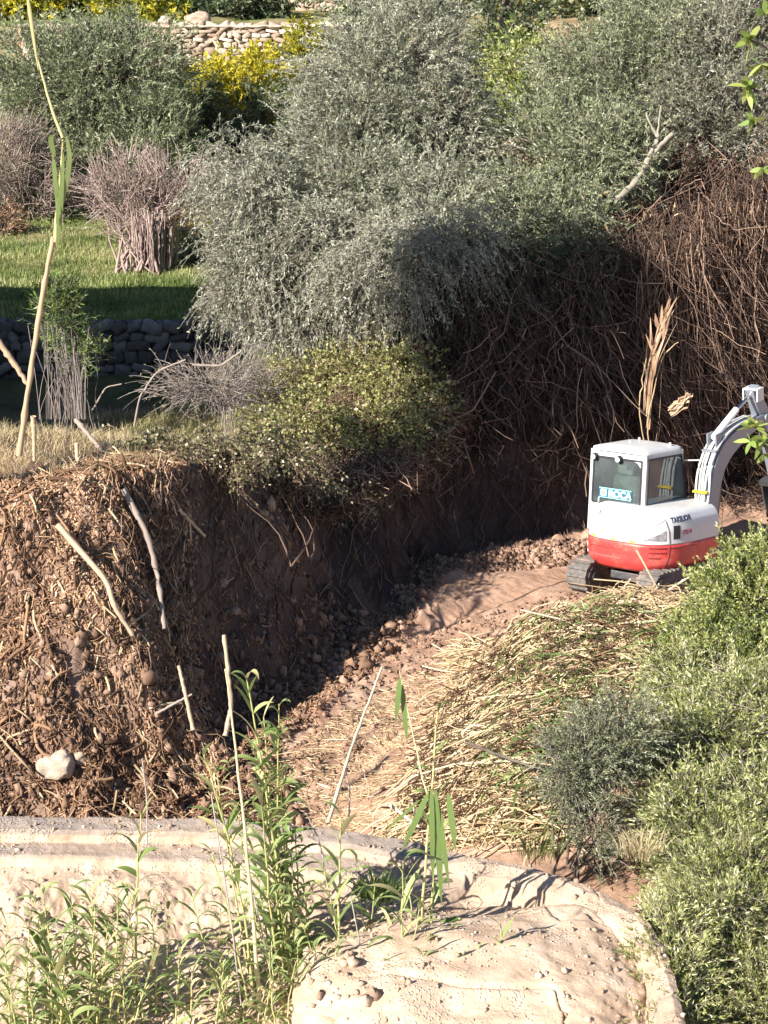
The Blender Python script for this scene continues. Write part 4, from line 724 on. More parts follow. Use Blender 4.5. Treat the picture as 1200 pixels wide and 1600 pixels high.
reed('tall_reed', 'very tall thin reed rising past the top left of the photo', [(86,378,98,218,24.3,0,.5,.03,.022,0,.3),(98,215,45,5,24.3,0,0,0,.014,0,.4)])
g = Geo(); o = bpy.data.objects['tall_reed']
for a, b, c_ in (((95,330),(110,250),(104,212)),((90,380),(96,300),(99,240)),((85,245),(78,215),(88,208)),((84,250),(92,330),(88,350)),((98,330),(88,300),(82,240))):
    pts = np.stack([P(*a,24.25), P(*b,24.2), P(*c_,24.2)]); u = np.linspace(0, 2, 6); pts = np.stack([np.interp(u, range(3), pts[:, q]) for q in range(3)], 1)
    ribbons(g, pts[None], np.array([[1.,.2,0]]), (np.array([.5,1,1,.9,.7,.2])*.06)[None], .5)
sheet(g, [P(60,110,24.3),P(54,70,24.3),P(47,20,24.3),P(43,-5,24.3)], [.01,.035,.05,.03], .95); g.build('leaves', reed_leaf, o)
# main clump
sh = [(470,1640,385,1058,17.6,26,.42,.05,.014,.12,0),(440,1640,430,1150,17.8,22,.36,.05,.012,.1,0),(460,1640,410,1230,17.4,20,.36,.05,.012,.1,0),(430,1640,395,1330,17.9,16,.32,.045,.011,.05,0),(470,1640,462,1300,17.7,16,.34,.05,.011,.1,0),(480,1640,445,1210,18.0,18,.3,.05,.012,.15,0),(455,1640,420,1270,17.9,18,.34,.05,.011,.1,0),(490,1640,475,1380,17.6,16,.3,.045,.01,.1,0),(445,1640,372,1280,17.7,16,.34,.045,.01,.15,.1),(465,1640,436,1100,17.75,14,.34,.05,.011,.4,0),(435,1640,412,1120,17.9,18,.32,.045,.011,.3,.1),(475,1640,455,1340,17.55,20,.3,.05,.011,.05,0),(450,1640,400,1180,17.6,18,.3,.045,.011,.2,0),(420,1640,380,1420,17.5,16,.3,.04,.01,.05,.1),(470,1640,440,1430,17.4,16,.3,.045,.01,.05,0)]
reed('reed_clump', 'tallest leafy reed clump left of the centre foreground', sh, 'reeds')
sh = [(400,1640,318,1180,17.4,9,.42,.045,.012,.5,.1),(410,1640,352,1045,17.2,0,0,0,.016,0,1),(400,1640,330,1330,17.2,12,.36,.04,.010,.1,.1),(415,1640,338,1200,17.3,6,.4,.05,.010,.7,.3),(380,1640,300,1400,17.2,12,.34,.035,.009,.1,.1),(360,1640,345,1420,17.3,12,.34,.035,.009,.1,.3)]
reed('reed_clump', 'arching reeds with one bare stem just left of the tallest clump', sh, 'reeds')
sh = [(530,1640,532,1275,17.5,8,.40,.05,.014,.35,.2),(560,1640,505,1350,17.3,9,.4,.035,.008,.3,.3),(585,1640,560,1400,17.6,10,.36,.04,.009,.1,.2),(540,1640,585,1370,17.8,8,.34,.045,.009,.3,0),(520,1640,470,1440,17.3,8,.3,.03,.008,.2,.2),(600,1640,612,1440,17.4,9,.36,.03,.008,.1,.2)]
reed('reed_clump', 'yellow stemmed reeds in the middle foreground below the wall', sh, 'reeds')
sh = [(640,1640,685,1100,17.7,5,.3,.04,.014,.6,.4),(672,1260,624,1048,17.5,0,0,0,.007,0,.8),(650,1640,672,1250,17.5,8,.5,.055,.012,.35,.1),(640,1640,630,1350,17.3,10,.42,.05,.01,.1,0),(660,1640,640,1380,17.6,10,.4,.04,.01,.1,.2),(690,1640,700,1460,17.3,9,.3,.03,.008,.1,.1),(600,1640,655,1420,17.2,9,.36,.035,.008,.1,.3)]
rc = reed('reed_clump', 'drooping broad leaved reeds right of the middle stems', sh, 'reeds')
g = Geo()
for (x0, y0, x1, y1, w_) in ((680,1235,690,1415,.065),(674,1232,676,1380,.05),(684,1250,702,1390,.05),(668,1240,628,1330,.07),(700,1240,712,1330,.06),(655,1250,600,1300,.05),(625,1060,618,1130,.05),(628,1070,636,1160,.05)):
    q = curve(P(x0,y0,17.5), P(x1,y1,17.3), 7, (0,-.05,.02)); ribbons(g, q[None], nrm(np.array([[1.,.15,.05]])), (np.array([.4,.9,1,1,.85,.5,.06])*w_)[None], .35)
g.build('leaves', reed_leaf, rc)
sh = [(215,1640,220,1270,17.3,7,.34,.05,.012,.6,.1),(240,1640,232,1400,17.2,10,.34,.035,.009,.1,.1),(250,1640,262,1420,17.5,10,.3,.03,.009,.1,.2),(230,1640,205,1450,17.1,9,.32,.03,.008,.1,.2),(215,1640,200,1400,17.3,8,.32,.03,.008,.2,.1)]
reed('reed_clump', 'narrow upright reed shoot standing before the left part of the wall', sh, 'reeds')
sh = [(100,1650,60,1440,16.9,14,.4,.035,.009,.05,.1),(120,1650,110,1400,17,14,.42,.035,.009,.05,0),(140,1650,140,1400,17,14,.42,.035,.009,.05,.1),(90,1650,100,1460,16.8,14,.4,.04,.009,.05,.1),(150,1650,170,1440,16.9,14,.36,.035,.009,.05,.2),(130,1650,80,1500,16.7,12,.4,.05,.009,.05,.1),(60,1650,40,1490,16.8,12,.36,.03,.008,.05,.1)]
sh += [(x, 1650, x+rng.uniform(-35,35), rng.uniform(1380,1480), 16.9+rng.uniform(-.2,.2), 12, .38, .032, .008, .05, rng.uniform(0,.4)) for x in range(50, 190, 16)]
reed('reed_clump', 'dense green reed tuft at the lower left', sh, 'reeds')
sh = [(20,1650,10,1440,16.9,11,.34,.03,.008,.05,.1),(40,1650,15,1520,16.8,11,.34,.03,.008,.05,.2),(0,1650,-10,1500,17,10,.34,.03,.008,.05,.1)]
reed('reed_clump', 'small reed tuft cut by the lower left edge', sh, 'reeds')
sh = [(190,1650,185,1500,16.8,12,.34,.03,.008,.05,.3),(200,1650,240,1500,16.8,12,.34,.03,.008,.05,.3),(270,1650,280,1480,16.9,12,.34,.028,.008,.05,.2),(300,1650,300,1520,16.8,12,.34,.028,.008,.05,.3),(330,1650,350,1500,16.8,12,.34,.028,.008,.05,.3)]
reed('reed_clump', 'mixed dry and green reed stems between the tuft and the tall clump', sh, 'reeds')
sh = [(795,1640,782,1440,16.9,10,.26,.04,.009,.1,0),(770,1650,740,1500,16.8,9,.28,.035,.008,.1,.1),(735,1650,720,1500,16.8,9,.26,.03,.008,.1,.1),(820,1650,800,1540,16.7,8,.22,.03,.007,.1,.1)]
reed('reed_clump', 'small leafy reed shoot in front of the boulder', sh, 'reeds')
sh = [(x, 1650, x+rng.uniform(-30,30), rng.uniform(1470,1560), 16.9, 9, .3, .026, .007, .05, rng.uniform(0,.8)) for x in range(350, 730, 15)]
reed('reed_clump', 'low tangled reed stems along the bottom centre edge', sh, 'reeds')
# dry stalks between the reeds
for x0, y0, x1, y1, lb in ((385,1640,330,1240,'grey dry stalk crossing the tall reed clump'),(585,1640,548,1400,'grey dry stalk right of the yellow stem'),(440,1640,395,1390,'short grey stalk in the tall clump'),(545,1280,540,1200,'thin yellow stalk tip above the wall'),(505,1340,478,1270,'dark thin stalk leaning over the wall'),(230,1320,222,1185,'thin grey stalk tip above the wall at the left')):
    yy = 17.2 if y0 > 1500 else 18.4; stick('dry_stalk', [P(x0,y0,yy), P((x0+x1)/2+4,(y0+y1)/2,yy), P(x1,y1,yy)], .009, twig_m, lb, 'stalk', .8, 6)
# small tufts on the wall and boulder
xy0 = []
def tuft(px, py, yy, n, h, mat, label, name='grass_tuft', T=.5, sp=.1, wd=.01):
    p = P(px, py, yy); root = empty(name, p, label, 'grass tuft'); g = Geo(); a = rng.uniform(0, 6.28, n); hh = h*rng.uniform(.5, 1.2, n); t = np.linspace(0, 1, 5); l = rng.uniform(.1, .9, n)
    p0 = p+np.stack([np.cos(a)*sp*rng.uniform(0,1,n), np.sin(a)*sp*rng.uniform(0,1,n), 0*a-.03], 1); pts = np.repeat(p0[:, None], 5, 1); pts[:, :, 2] += hh[:, None]*(t-.3*l[:, None]*t**2)
    pts[:, :, 0] += (np.cos(a)*l*hh)[:, None]*t**1.8; pts[:, :, 1] += (np.sin(a)*l*hh)[:, None]*t**1.8; ribbons(g, pts, nrm(rnd(n)*[1,1,.3]), (wd*np.array([1,1,.8,.5,.1]))[None], np.clip(T+rng.normal(size=n)*.2, 0, 1)); g.build('blades', mat, root)
tuft(1000,1330,19.3,160,.28,drygrass,'pale dry grass tuft behind the sloping end of the wall',T=.5,sp=.25)
tuft(960,1470,17.6,60,.14,twig_m,'grey silvery weed in the joint between wall and boulder',T=.9,sp=.12)
tuft(905,1480,17.3,120,.12,twig_m,'purplish dry weed growing on the boulder',T=.4,sp=.16,wd=.006)
tuft(590,1400,18.3,90,.3,reed_leaf,'dark leafy tuft in the shaded hollow of the wall',T=.2,sp=.2,wd=.03)
tuft(840,1330,20.2,120,.3,grass_m,'green grass behind the wall beside the dark shrub',T=.4,sp=.3)
# ============================================================ EXCAVATOR
ex = empty('mini_excavator', (HX, HY, PADZ), 'white and red tracked mini excavator seen from behind on the channel floor', 'excavator', None, (R(TILT), 0, 0))
ex.scale = (.88,.88,.88); ex.rotation_mode = 'XYZ'; ex.rotation_euler = (Matrix.Rotation(R(-HEAD), 3, 'Z') @ Matrix.Rotation(R(TILT), 3, 'X') @ Matrix.Rotation(R(-2.5), 3, 'Y')).to_euler()
dust = (.50,.36,.26)
WHITE = plain('white_paint', (.64,.63,.62), .35, 0, .05, 5, 0, (dust, .32)); RED = plain('red_paint', (.60,.055,.05), .4, 0, .1, 5, 0, (dust, .45))
BLACK = plain('black_rubber', (.02,.02,.022), .6, 0, .3, 12); DGREY = plain('dark_steel', (.07,.07,.075), .5, .3, .2, 9, .2, (dust, .4)); TRK = plain('dusty_track', (.13,.115,.105), .85, 0, .3, 14, .4, (dust, .55))
GREYP = plain('grey_paint', (.24,.265,.31), .4, .2, .05, 6, 0, (dust, .2)); CHROME = plain('cylinder_rod', (.7,.7,.7), .15, 1, .02, 5); SEATM = plain('seat_cloth', (.30,.33,.28), .9, 0, .1, 20); YEL = plain('yellow_reflector', (.85,.62,.03), .4); LENS = plain('tail_lens', (.35,.33,.34), .2, .3, .4, 30); HOSE = plain('hose_sleeve', (.50,.50,.48), .5, 0, .15, 9, 0, (dust, .3))
TEAL = plain('teal_board', (.01,.13,.19), .5, 0, .06); LETW = plain('letter_white', (.75,.85,.86), .5, 0, .03); LETK = plain('letter_dark', (.03,.035,.07), .5); LETR = plain('letter_red', (.5,.1,.12), .5)
def glassmat():
    m, t, b = newmat('cab_glass'); t.nodes.remove(b); tr = t.nodes.new('ShaderNodeBsdfTransparent'); tr.inputs[0].default_value = (.62,.68,.67,1)
    gl = t.nodes.new('ShaderNodeBsdfGlossy'); gl.inputs['Roughness'].default_value = .03; gl.inputs[0].default_value = (.9,.95,1,1); fr = t.nodes.new('ShaderNodeFresnel'); fr.inputs[0].default_value = 1.5
    ad = t.nodes.new('ShaderNodeMath'); ad.operation = 'ADD'; ad.inputs[1].default_value = .05; t.links.new(fr.outputs[0], ad.inputs[0]); mx = t.nodes.new('ShaderNodeMixShader'); t.links.new(ad.outputs[0], mx.inputs[0]); t.links.new(tr.outputs[0], mx.inputs[1]); t.links.new(gl.outputs[0], mx.inputs[2])
    df = t.nodes.new('ShaderNodeBsdfDiffuse'); df.inputs[0].default_value = (.42,.46,.47,1); m2 = t.nodes.new('ShaderNodeMixShader'); dn = ramp(t, noise(t, 2.5, 5), [(.3, (.05,.05,.05)), (.75, (.17,.17,.17))]); t.links.new(dn, m2.inputs[0]); t.links.new(mx.outputs[0], m2.inputs[1]); t.links.new(df.outputs[0], m2.inputs[2])
    t.links.new(m2.outputs[0], t.nodes['Material Output'].inputs[0]); return m
GLASS = glassmat()
def bmb(boxes):
    bm = bmesh.new()
    for b in boxes: box(bm, *b)
    return bm
def beam(bm, p, q, w_, h, up=(0,0,1)):
    p, q = Vector(p), Vector(q); d = (q-p).normalized(); s = d.cross(Vector(up)).normalized(); u = s.cross(d)
    vs = [bm.verts.new(c+s*a*w_/2+u*b*h/2) for c in (p, q) for a, b in ((-1,-1),(1,-1),(1,1),(-1,1))]
    for f in ((0,1,2,3),(7,6,5,4),(0,4,5,1),(1,5,6,2),(2,6,7,3),(3,7,4,0)): bm.faces.new([vs[k] for k in f])
def cyl(bm, p, q, r, r2=None, n=16):
    p, q = Vector(p), Vector(q); d = (q-p); L = d.length; r2 = r if r2 is None else r2
    m = Matrix.Translation((p+q)/2) @ d.to_track_quat('Z', 'Y').to_matrix().to_4x4(); bmesh.ops.create_cone(bm, cap_ends=True, segments=n, radius1=r, radius2=r2, depth=L, matrix=m)
def prism(bm, prof, x0, x1):
    """profile points (y,z) extruded along x"""
    a = [bm.verts.new((x0, y, z)) for y, z in prof]; b = [bm.verts.new((x1, y, z)) for y, z in prof]; n = len(prof)
    bm.faces.new(a); bm.faces.new(b[::-1])
    for k in range(n): bm.faces.new((a[k], b[k], b[(k+1) % n], a[(k+1) % n]))
# tracks
for sx in (-1, 1):
    cx = sx*.70; bm = bmesh.new(); prof = []; Lh, rr = 1.0, .265
    for k in range(13): a = math.pi/2-math.pi*k/12; prof.append((Lh+rr*math.cos(a), rr+.02+rr*math.sin(a)))
    for k in range(13): a = -math.pi/2-math.pi*k/12; prof.append((-Lh+rr*math.cos(a), rr+.02+rr*math.sin(a)))
    prism(bm, prof, cx-.19, cx+.19); per = []
    n = 44; tot = 4*Lh+2*math.pi*rr
    for k in range(n):
        s = tot*k/n
        if s < 2*Lh: y, z, a = -Lh+s, 2*rr, math.pi/2
        elif s < 2*Lh+math.pi*rr: a = math.pi/2-(s-2*Lh)/rr; y, z = Lh+rr*math.cos(a), rr+rr*math.sin(a)
        elif s < 4*Lh+math.pi*rr: y, z, a = Lh-(s-2*Lh-math.pi*rr), 0, -math.pi/2
        else: a = -math.pi/2-(s-4*Lh-math.pi*rr)/rr; y, z = -Lh+rr*math.cos(a), rr+rr*math.sin(a)
        z += .02; nrm_ = (0, math.cos(a), math.sin(a)); beam(bm, (cx-.2, y+nrm_[1]*.012, z+nrm_[2]*.012), (cx+.2, y+nrm_[1]*.012, z+nrm_[2]*.012), .05, .035, nrm_)
    tk = bmobj('track', bm, TRK, ex)
    for nm, yy in (('sprocket', -Lh), ('idler', Lh)):
        bm = bmesh.new(); cyl(bm, (cx-.2-.015, yy, rr+.02), (cx+.2+.015, yy, rr+.02), .19, n=20); cyl(bm, (cx-.235, yy, rr+.02), (cx+.235, yy, rr+.02), .09, n=12); bmobj(nm, bm, DGREY, tk)
    bm = bmesh.new()
    for k in range(4): cyl(bm, (cx-.205, -.6+.4*k, .13), (cx+.205, -.6+.4*k, .13), .08)
    box(bm, cx-.2, cx+.2, -.75, .75, .2, .36); bmobj('roller_frame', bm, DGREY, tk)
bm = bmb([(-.505,.505,-.5,.5,.25,.47),(-.3,.3,-.8,.8,.28,.42)]); bmobj('undercarriage', bm, DGREY, ex, .02)
bm = bmesh.new(); cyl(bm, (0,0,.46), (0,0,.60), .42, n=32); bmobj('slew_ring', bm, DGREY, ex)
bm = bmesh.new(); prism(bm, [(1.62,.08),(1.70,.10),(1.64,.28),(1.68,.45),(1.60,.46),(1.56,.28)], -.95, .95); beam(bm, (-.35,.7,.32), (-.35,1.6,.27), .1, .12); beam(bm, (.35,.7,.32), (.35,1.6,.27), .1, .12); bmobj('dozer_blade', bm, DGREY, ex)
# hull outline
Wd, RY, FY = .93, 1.12, .78
def outline(n=140):
    a = np.linspace(0, math.pi, n); e = 2/3.0
    x = Wd*np.sign(np.cos(a))*np.abs(np.cos(a))**e; y = -RY*np.abs(np.sin(a))**e
    # path from left front to rear to right front
    x = -x; px_ = np.r_[-Wd, x, Wd]; py_ = np.r_[FY, y, FY]; return np.stack([px_, py_], 1)
OUT = outline(); cumo = np.r_[0, np.cumsum(np.hypot(*np.diff(OUT, axis=0).T))]; HALF = cumo[-1]/2
def inset(z): return np.interp(z, [.50,.56,.66,.98,1.02,1.25,1.40,1.50,1.56,1.60], [.16,.09,.02,.0,.012,.02,.05,.11,.20,.34])
def surf(s, z, o=0.):
    """s: metres along the outline from the rear centre, + = machine's right"""
    s = np.asarray(s, float); z = np.asarray(z, float); q = s+HALF; x = np.interp(q, cumo, OUT[:, 0]); y = np.interp(q, cumo, OUT[:, 1]); e = .04
    tx = np.interp(q+e, cumo, OUT[:, 0])-np.interp(q-e, cumo, OUT[:, 0]); ty = np.interp(q+e, cumo, OUT[:, 1])-np.interp(q-e, cumo, OUT[:, 1]); l = np.hypot(tx, ty)+1e-9
    nx_, ny_ = ty/l, -tx/l; k = o-inset(z); return np.stack([x+nx_*k, y+ny_*k, z+0*x], -1)
def hull(name, z0, z1, mat, nz=16, cap=True, crown=0):
    s = np.linspace(-HALF, HALF, 150); zs = np.linspace(z0, z1, nz); S, Zq = np.meshgrid(s, zs); V = surf(S, Zq).reshape(-1, 3)
    if crown: V[:, 2] += crown*0
    n = 150; i = np.arange(nz-1)[:, None]*n; j = np.arange(n)[None]; F = [tuple(q) for q in np.stack([i+j, i+(j+1) % n, i+n+(j+1) % n, i+n+j], -1).reshape(-1, 4)]
    me = bpy.data.meshes.new(name); me.from_pydata(V.tolist(), [], F+[tuple(range(n))[::-1], tuple(range((nz-1)*n, nz*n))]); me.materials.append(mat)
    for pl in me.polygons[:len(F)]: pl.use_smooth = True
    o = bpy.data.objects.new(name, me); C.objects.link(o); o.parent = ex; return o
cw = hull('counterweight', .50, 1.0, RED, 14); hd = hull('engine_hood', 1.008, 1.60, WHITE, 26)
def patch(name, s0, s1, zlo, zhi, mat, o=.006, parent=None, n=14, m_=6):
    """thin raised panel following the hull; zlo/zhi are functions or numbers"""
    s = np.linspace(s0, s1, n); u = (s-s0)/(s1-s0); lo = np.array([zlo(a) if callable(zlo) else zlo for a in u]); hi = np.array([zhi(a) if callable(zhi) else zhi for a in u])
    zq = lo[:, None]+(hi-lo)[:, None]*np.linspace(0, 1, m_)[None]; S = np.repeat(s[:, None], m_, 1); A = surf(S, zq, o).reshape(-1, 3); Bk = surf(S, zq, -.02).reshape(-1, 3); V = np.concatenate([A, Bk]); N = n*m_
    F = [];
    for i in range(n-1):
        for j in range(m_-1): a = i*m_+j; F.append((a, a+m_, a+m_+1, a+1)); F.append((N+a, N+a+1, N+a+m_+1, N+a+m_))
    for i in range(n-1):
        for j, sgn in ((0, 1), (m_-1, -1)): a = i*m_+j; f = (a, N+a, N+a+m_, a+m_); F.append(f if sgn > 0 else f[::-1])
    for j in range(m_-1):
        for i, sgn in ((0, 1), (n-1, -1)): a = i*m_+j; f = (a, a+1, N+a+1, N+a); F.append(f if sgn > 0 else f[::-1])
    me = bpy.data.meshes.new(name); me.from_pydata(V.tolist(), [], F); me.materials.append(mat); ob = bpy.data.objects.new(name, me); C.objects.link(ob); ob.parent = parent or ex; return ob
DK = plain('panel_gap', (.16,.14,.14), .6)
def seam(pts, r=.007, mat=None, name='panel_seam', parent=None):
    pts = np.array(pts, float); u = np.linspace(0, len(pts)-1, 40); s = np.interp(u, range(len(pts)), pts[:, 0]); z = np.interp(u, range(len(pts)), pts[:, 1])
    k = np.ones(7)/7; s[3:-3] = np.convolve(s, k, 'valid'); z[3:-3] = np.convolve(z, k, 'valid'); g = Geo(); tubes(g, surf(s, z, 0)[None], r, .5, 6); V = np.concatenate(g.V); return mesh_obj(name, V, np.concatenate(g.F), mat or DK, parent or hd)
GSEAM = plain('soft_seam', (.30,.29,.30), .5)
seam([(-.95,1.16),(-.75,1.10),(-.4,1.06),(0,1.08),(.35,1.16),(.62,1.30),(.9,1.44)], .008, GSEAM); seam([(-.55,1.50),(-.55,1.38),(.25,1.36),(.33,1.43),(.25,1.50)], .006, GSEAM)
seam([(.98,1.03),(.96,1.25),(.90,1.42)], .012, DK)
for s_ in (-.52, .18): patch('hood_latch', s_, s_+.13, 1.285, 1.30, DK, .006, hd)
patch('hood_latch', -.50, -.43, lambda u: 1.42+.02*u, lambda u: 1.50-.06*u, DK, .006, hd)
for s_ in (-.62, -.12, .24): patch('reflector', s_, s_+(.13 if s_ != -.12 else .09), 1.02, 1.05, YEL, .007, hd)
patch('tail_light', .52, .90, 1.075, lambda u: 1.10+.16*u**1.2, LENS, .008, hd); patch('tail_light', -1.05, -.82, lambda u: 1.08, lambda u: 1.25-.13*u, LENS, .008, hd)
patch('side_vent', 1.06, 1.22, 1.10, 1.33, BLACK, .006, hd)
DRED = plain('red_recess', (.16,.02,.02), .6)
for z_ in (.93, .85): patch('cooling_slot', .60, .93, z_, z_+.028, DRED, .003, cw)
patch('cooling_slot', .60, .82, .76, .785, DRED, .003, cw)
RED2 = plain('red_ledge', (.70,.10,.09), .3); patch('bumper_bar', -.62, .1, .70, .735, RED2, .014, cw); patch('bumper_bar', .1, .3, .93, .955, RED2, .014, cw); seam([(-.64,.72),(-.66,.86),(-.1,.88),(.12,.87)], .007, DRED, 'panel_seam', cw)
seam([(.98,.99),(.98,.8),(.9,.6)], .008, DRED, 'panel_seam', cw); seam([(1.0,.95),(1.6,.95),(1.75,.93)], .006, DRED, 'panel_seam', cw)
for z_ in (.66,.78,.90): patch('foot_grip', -1.12, -.99, z_, z_+.05, LETW, .02, cw)
# lettering
def text_mesh(txt, size, bold=False):
    cu = bpy.data.curves.new('txt', 'FONT'); cu.body = txt; cu.size = size; cu.extrude = .0015; cu.offset = .004*size/.1*(1 if bold else .3); cu.align_x = 'LEFT'
    ob = bpy.data.objects.new('txt', cu); C.objects.link(ob); dg = bpy.context.evaluated_depsgraph_get(); me = bpy.data.meshes.new_from_object(ob.evaluated_get(dg)); bpy.data.objects.remove(ob); return me
def hull_text(txt, size, s0, z0, mat, slope=0):
    me = text_mesh(txt, size, True)
    for v in me.vertices: v.co = Vector(surf(s0+v.co.x, z0+v.co.y+slope*v.co.x, .004+v.co.z))
    me.materials.clear(); me.materials.append(mat); o = bpy.data.objects.new('lettering', me); C.objects.link(o); o.parent = hd
hull_text('TAKEUCHI', .115, 1.02, 1.385, LETK, .03); hull_text('TB260', .105, 1.28, 1.165, LETR)
# cab
cab = bpy.data.objects.new('cab', None); C.objects.link(cab); cab.parent = ex
x0, x1, yb, yf, ytf = -.915, .23, -.66, .86, .58; zb, zt_ = 1.05, 2.47
bm = bmesh.new(); pw = .08
for x in (x0+pw/2, x1-pw/2):
    beam(bm, (x, yb+pw/2, zb), (x, yb+pw/2, zt_), pw, pw, (0,1,0)); beam(bm, (x, yf-pw/2, zb), (x, ytf-pw/2, zt_), pw*.7, pw, (0,1,0))
    beam(bm, (x, yb, zt_-.03), (x, ytf, zt_-.03), pw*.96, .09)
zg = 1.56
xx = (x0+x1)/2; beam(bm, (x0+.01, yb+pw/2, (zb+zg)/2), (x1-.01, yb+pw/2, (zb+zg)/2), pw-.01, zg-zb); beam(bm, (x0, yb+pw/2, zt_-.06), (x1, yb+pw/2, zt_-.06), pw-.006, .12); beam(bm, (x0, ytf-pw/2, zt_-.04), (x1, ytf-pw/2, zt_-.04), pw*.9, .08)
beam(bm, (x1-pw/2, yb+.02, (1.3+zg)/2), (x1-pw/2, yf-.05, (1.3+zg)/2), pw-.012, zg-1.3); beam(bm, (x0+pw/2, yb+.02, (zb+1.55)/2), (x0+pw/2, yf-.05, (zb+1.55)/2), pw-.012, 1.55-zb); beam(bm, (x0, yf-pw/2, 1.2), (x1, yf-pw/2, 1.2), pw-.01, .3)
bmobj('cab_frame', bm, WHITE, cab, .012, 2)
# gusset at the top right of the rear window
bm = bmesh.new(); a = [bm.verts.new((x, yb-.004, z)) for x, z in ((x1-.30,2.36),(x1-.07,2.36),(x1-.07,2.20),(x1-.13,2.27),(x1-.17,2.32))]; b = [bm.verts.new((v.co.x, yb+.02, v.co.z)) for v in a]; bm.faces.new(a); bm.faces.new(b[::-1])
for k in range(5): bm.faces.new((a[k], b[k], b[(k+1) % 5], a[(k+1) % 5]))
bmobj('corner_gusset', bm, WHITE, cab)
# roof: crowned rounded slab
n, m_ = 22, 26; V = []; 
u = np.linspace(-1, 1, n); v = np.linspace(-1, 1, m_); cxr, cyr, hx, hy = xx, (yb+ytf)/2-.005, (x1-x0)/2+.012, (ytf-yb)/2+.035
sq = lambda a: np.sign(a)*np.minimum(np.abs(a), 1)
U, Vv = np.meshgrid(u, v, indexing='ij'); e = np.maximum(np.abs(U), np.abs(Vv)); rad = np.maximum(U**8+Vv**8, 1e-9)**(1/8); sc = np.where(rad > 1, 1/rad, 1)
Xr, Yr = cxr+U*sc*hx, cyr+Vv*sc*hy; zt2 = zt_+.012+.085*(1-np.clip(e, 0, 1)**5)**.6+.02*(1-U**2); top = np.stack([Xr, Yr, zt2], -1).reshape(-1, 3); bot = np.stack([Xr, Yr, np.full_like(Xr, zt_+.006)], -1).reshape(-1, 3)
i = (np.arange(n-1)[:, None]*m_+np.arange(m_-1)[None]).ravel(); F1 = np.stack([i, i+m_, i+m_+1, i+1], 1); N = n*m_; F2 = F1[:, ::-1]+N
bd = [(k, 0) for k in range(n)]+[(n-1, k) for k in range(1, m_)]+[(k, m_-1) for k in range(n-2, -1, -1)]+[(0, k) for k in range(m_-2, 0, -1)]; bi = [a*m_+b for a, b in bd]
F3 = [(bi[k], bi[k]+N, bi[(k+1) % len(bi)]+N, bi[(k+1) % len(bi)]) for k in range(len(bi))]; mesh_obj('roof', np.concatenate([top, bot]), np.concatenate([F1, F2, np.array(F3)]), WHITE, cab, None, True)
bm = bmesh.new()
for x, y in ((x0+.42,-.05),(x1-.12,.3),(x0+.3,.45)): cyl(bm, (x, y, zt_+.05), (x, y, zt_+.14), .035, .02)
bmobj('roof_bolts', bm, WHITE, cab)
def pane(name, pts, off, parent=cab, border=True):
    bm = bmesh.new(); pts = [Vector(p) for p in pts]; nn = (pts[1]-pts[0]).cross(pts[2]-pts[1]).normalized(); a = [bm.verts.new(p) for p in pts]; b = [bm.verts.new(p-nn*.008) for p in pts]; bm.faces.new(a); bm.faces.new(b[::-1])
    for k in range(len(a)): bm.faces.new((a[k], b[k], b[(k+1) % len(a)], a[(k+1) % len(a)]))
    o = bmobj(name, bm, GLASS, parent)
    bm = bmesh.new(); c = sum(pts, Vector())/len(pts)
    for k in range(len(pts)):
        p, q = pts[k], pts[(k+1) % len(pts)]; p = p+(c-p)*.02; q = q+(c-q)*.02; beam(bm, p+nn*.004, q+nn*.004, .03, .018, nn)
    bmobj('window_seal', bm, BLACK, o); return o
yb2 = yb-.003
pane('rear_window', [(x0+.07,yb2,1.55),(x1-.075,yb2,1.55),(x1-.075,yb2,2.37),(x0+.07,yb2,2.37)], 0)
xs_ = x1+.003; pane('side_window', [(xs_,yb+.07,1.55),(xs_,yf-.09,1.58),(xs_,ytf-.07,2.40),(xs_,yb+.07,2.40)], 0)
xs_ = x0-.003; pane('side_window', [(xs_,yf-.09,1.58),(xs_,yb+.07,1.55),(xs_,yb+.07,2.40),(xs_,ytf-.07,2.40)], 0)
pane('windscreen', [(x1-.07,yf-.0,1.36),(x0+.07,yf-.0,1.36),(x0+.07,ytf+.0,2.40),(x1-.07,ytf+.0,2.40)], 0)
bm = bmesh.new(); beam(bm, (x1-.045,.02,1.56), (x1-.045,.02,2.42), .03, .04, (0,1,0)); bmobj('window_bar', bm, BLACK, cab)
bm = bmb([(-.62,-.10,-.30,.18,1.40,1.56),(-.60,-.12,-.40,-.26,1.50,2.04)]); st = bmobj('seat', bm, SEATM, cab, .05, 3); bm = bmb([(-.50,-.20,-.42,-.32,2.05,2.26)]); bmobj('headrest', bm, plain('headrest_cloth', (.42,.46,.38), .9), st, .03, 3)
bm = bmesh.new()
for x in (-.78,-.12): cyl(bm, (x,.05,1.45), (x,.12,1.78), .015); cyl(bm, (x,.12,1.78), (x,.12,1.86), .03); box(bm, x-.06, x+.06, -.2, .1, 1.42, 1.62)
bmobj('control_levers', bm, BLACK, cab); bm = bmb([(x0+.09,x1-.09,yb+.1,yf-.1,1.30,1.38)]); bmobj('cab_floor', bm, DGREY, cab)
lp = []
for x in (x0+.12, x0+.62):
    bm = bmesh.new(); cyl(bm, (x,yb-.10,2.36), (x,yb-.01,2.38), .055, .045, 18); wl_ = bmobj('work_lamp', bm, BLACK, cab); bm = bmesh.new(); cyl(bm, (x,yb-.112,2.357), (x,yb-.098,2.36), .045, n=18); bmobj('lamp_lens', bm, LETW, wl_)
sg = bpy.data.objects.new('sign_board', None); bpy.data.objects.remove(sg)
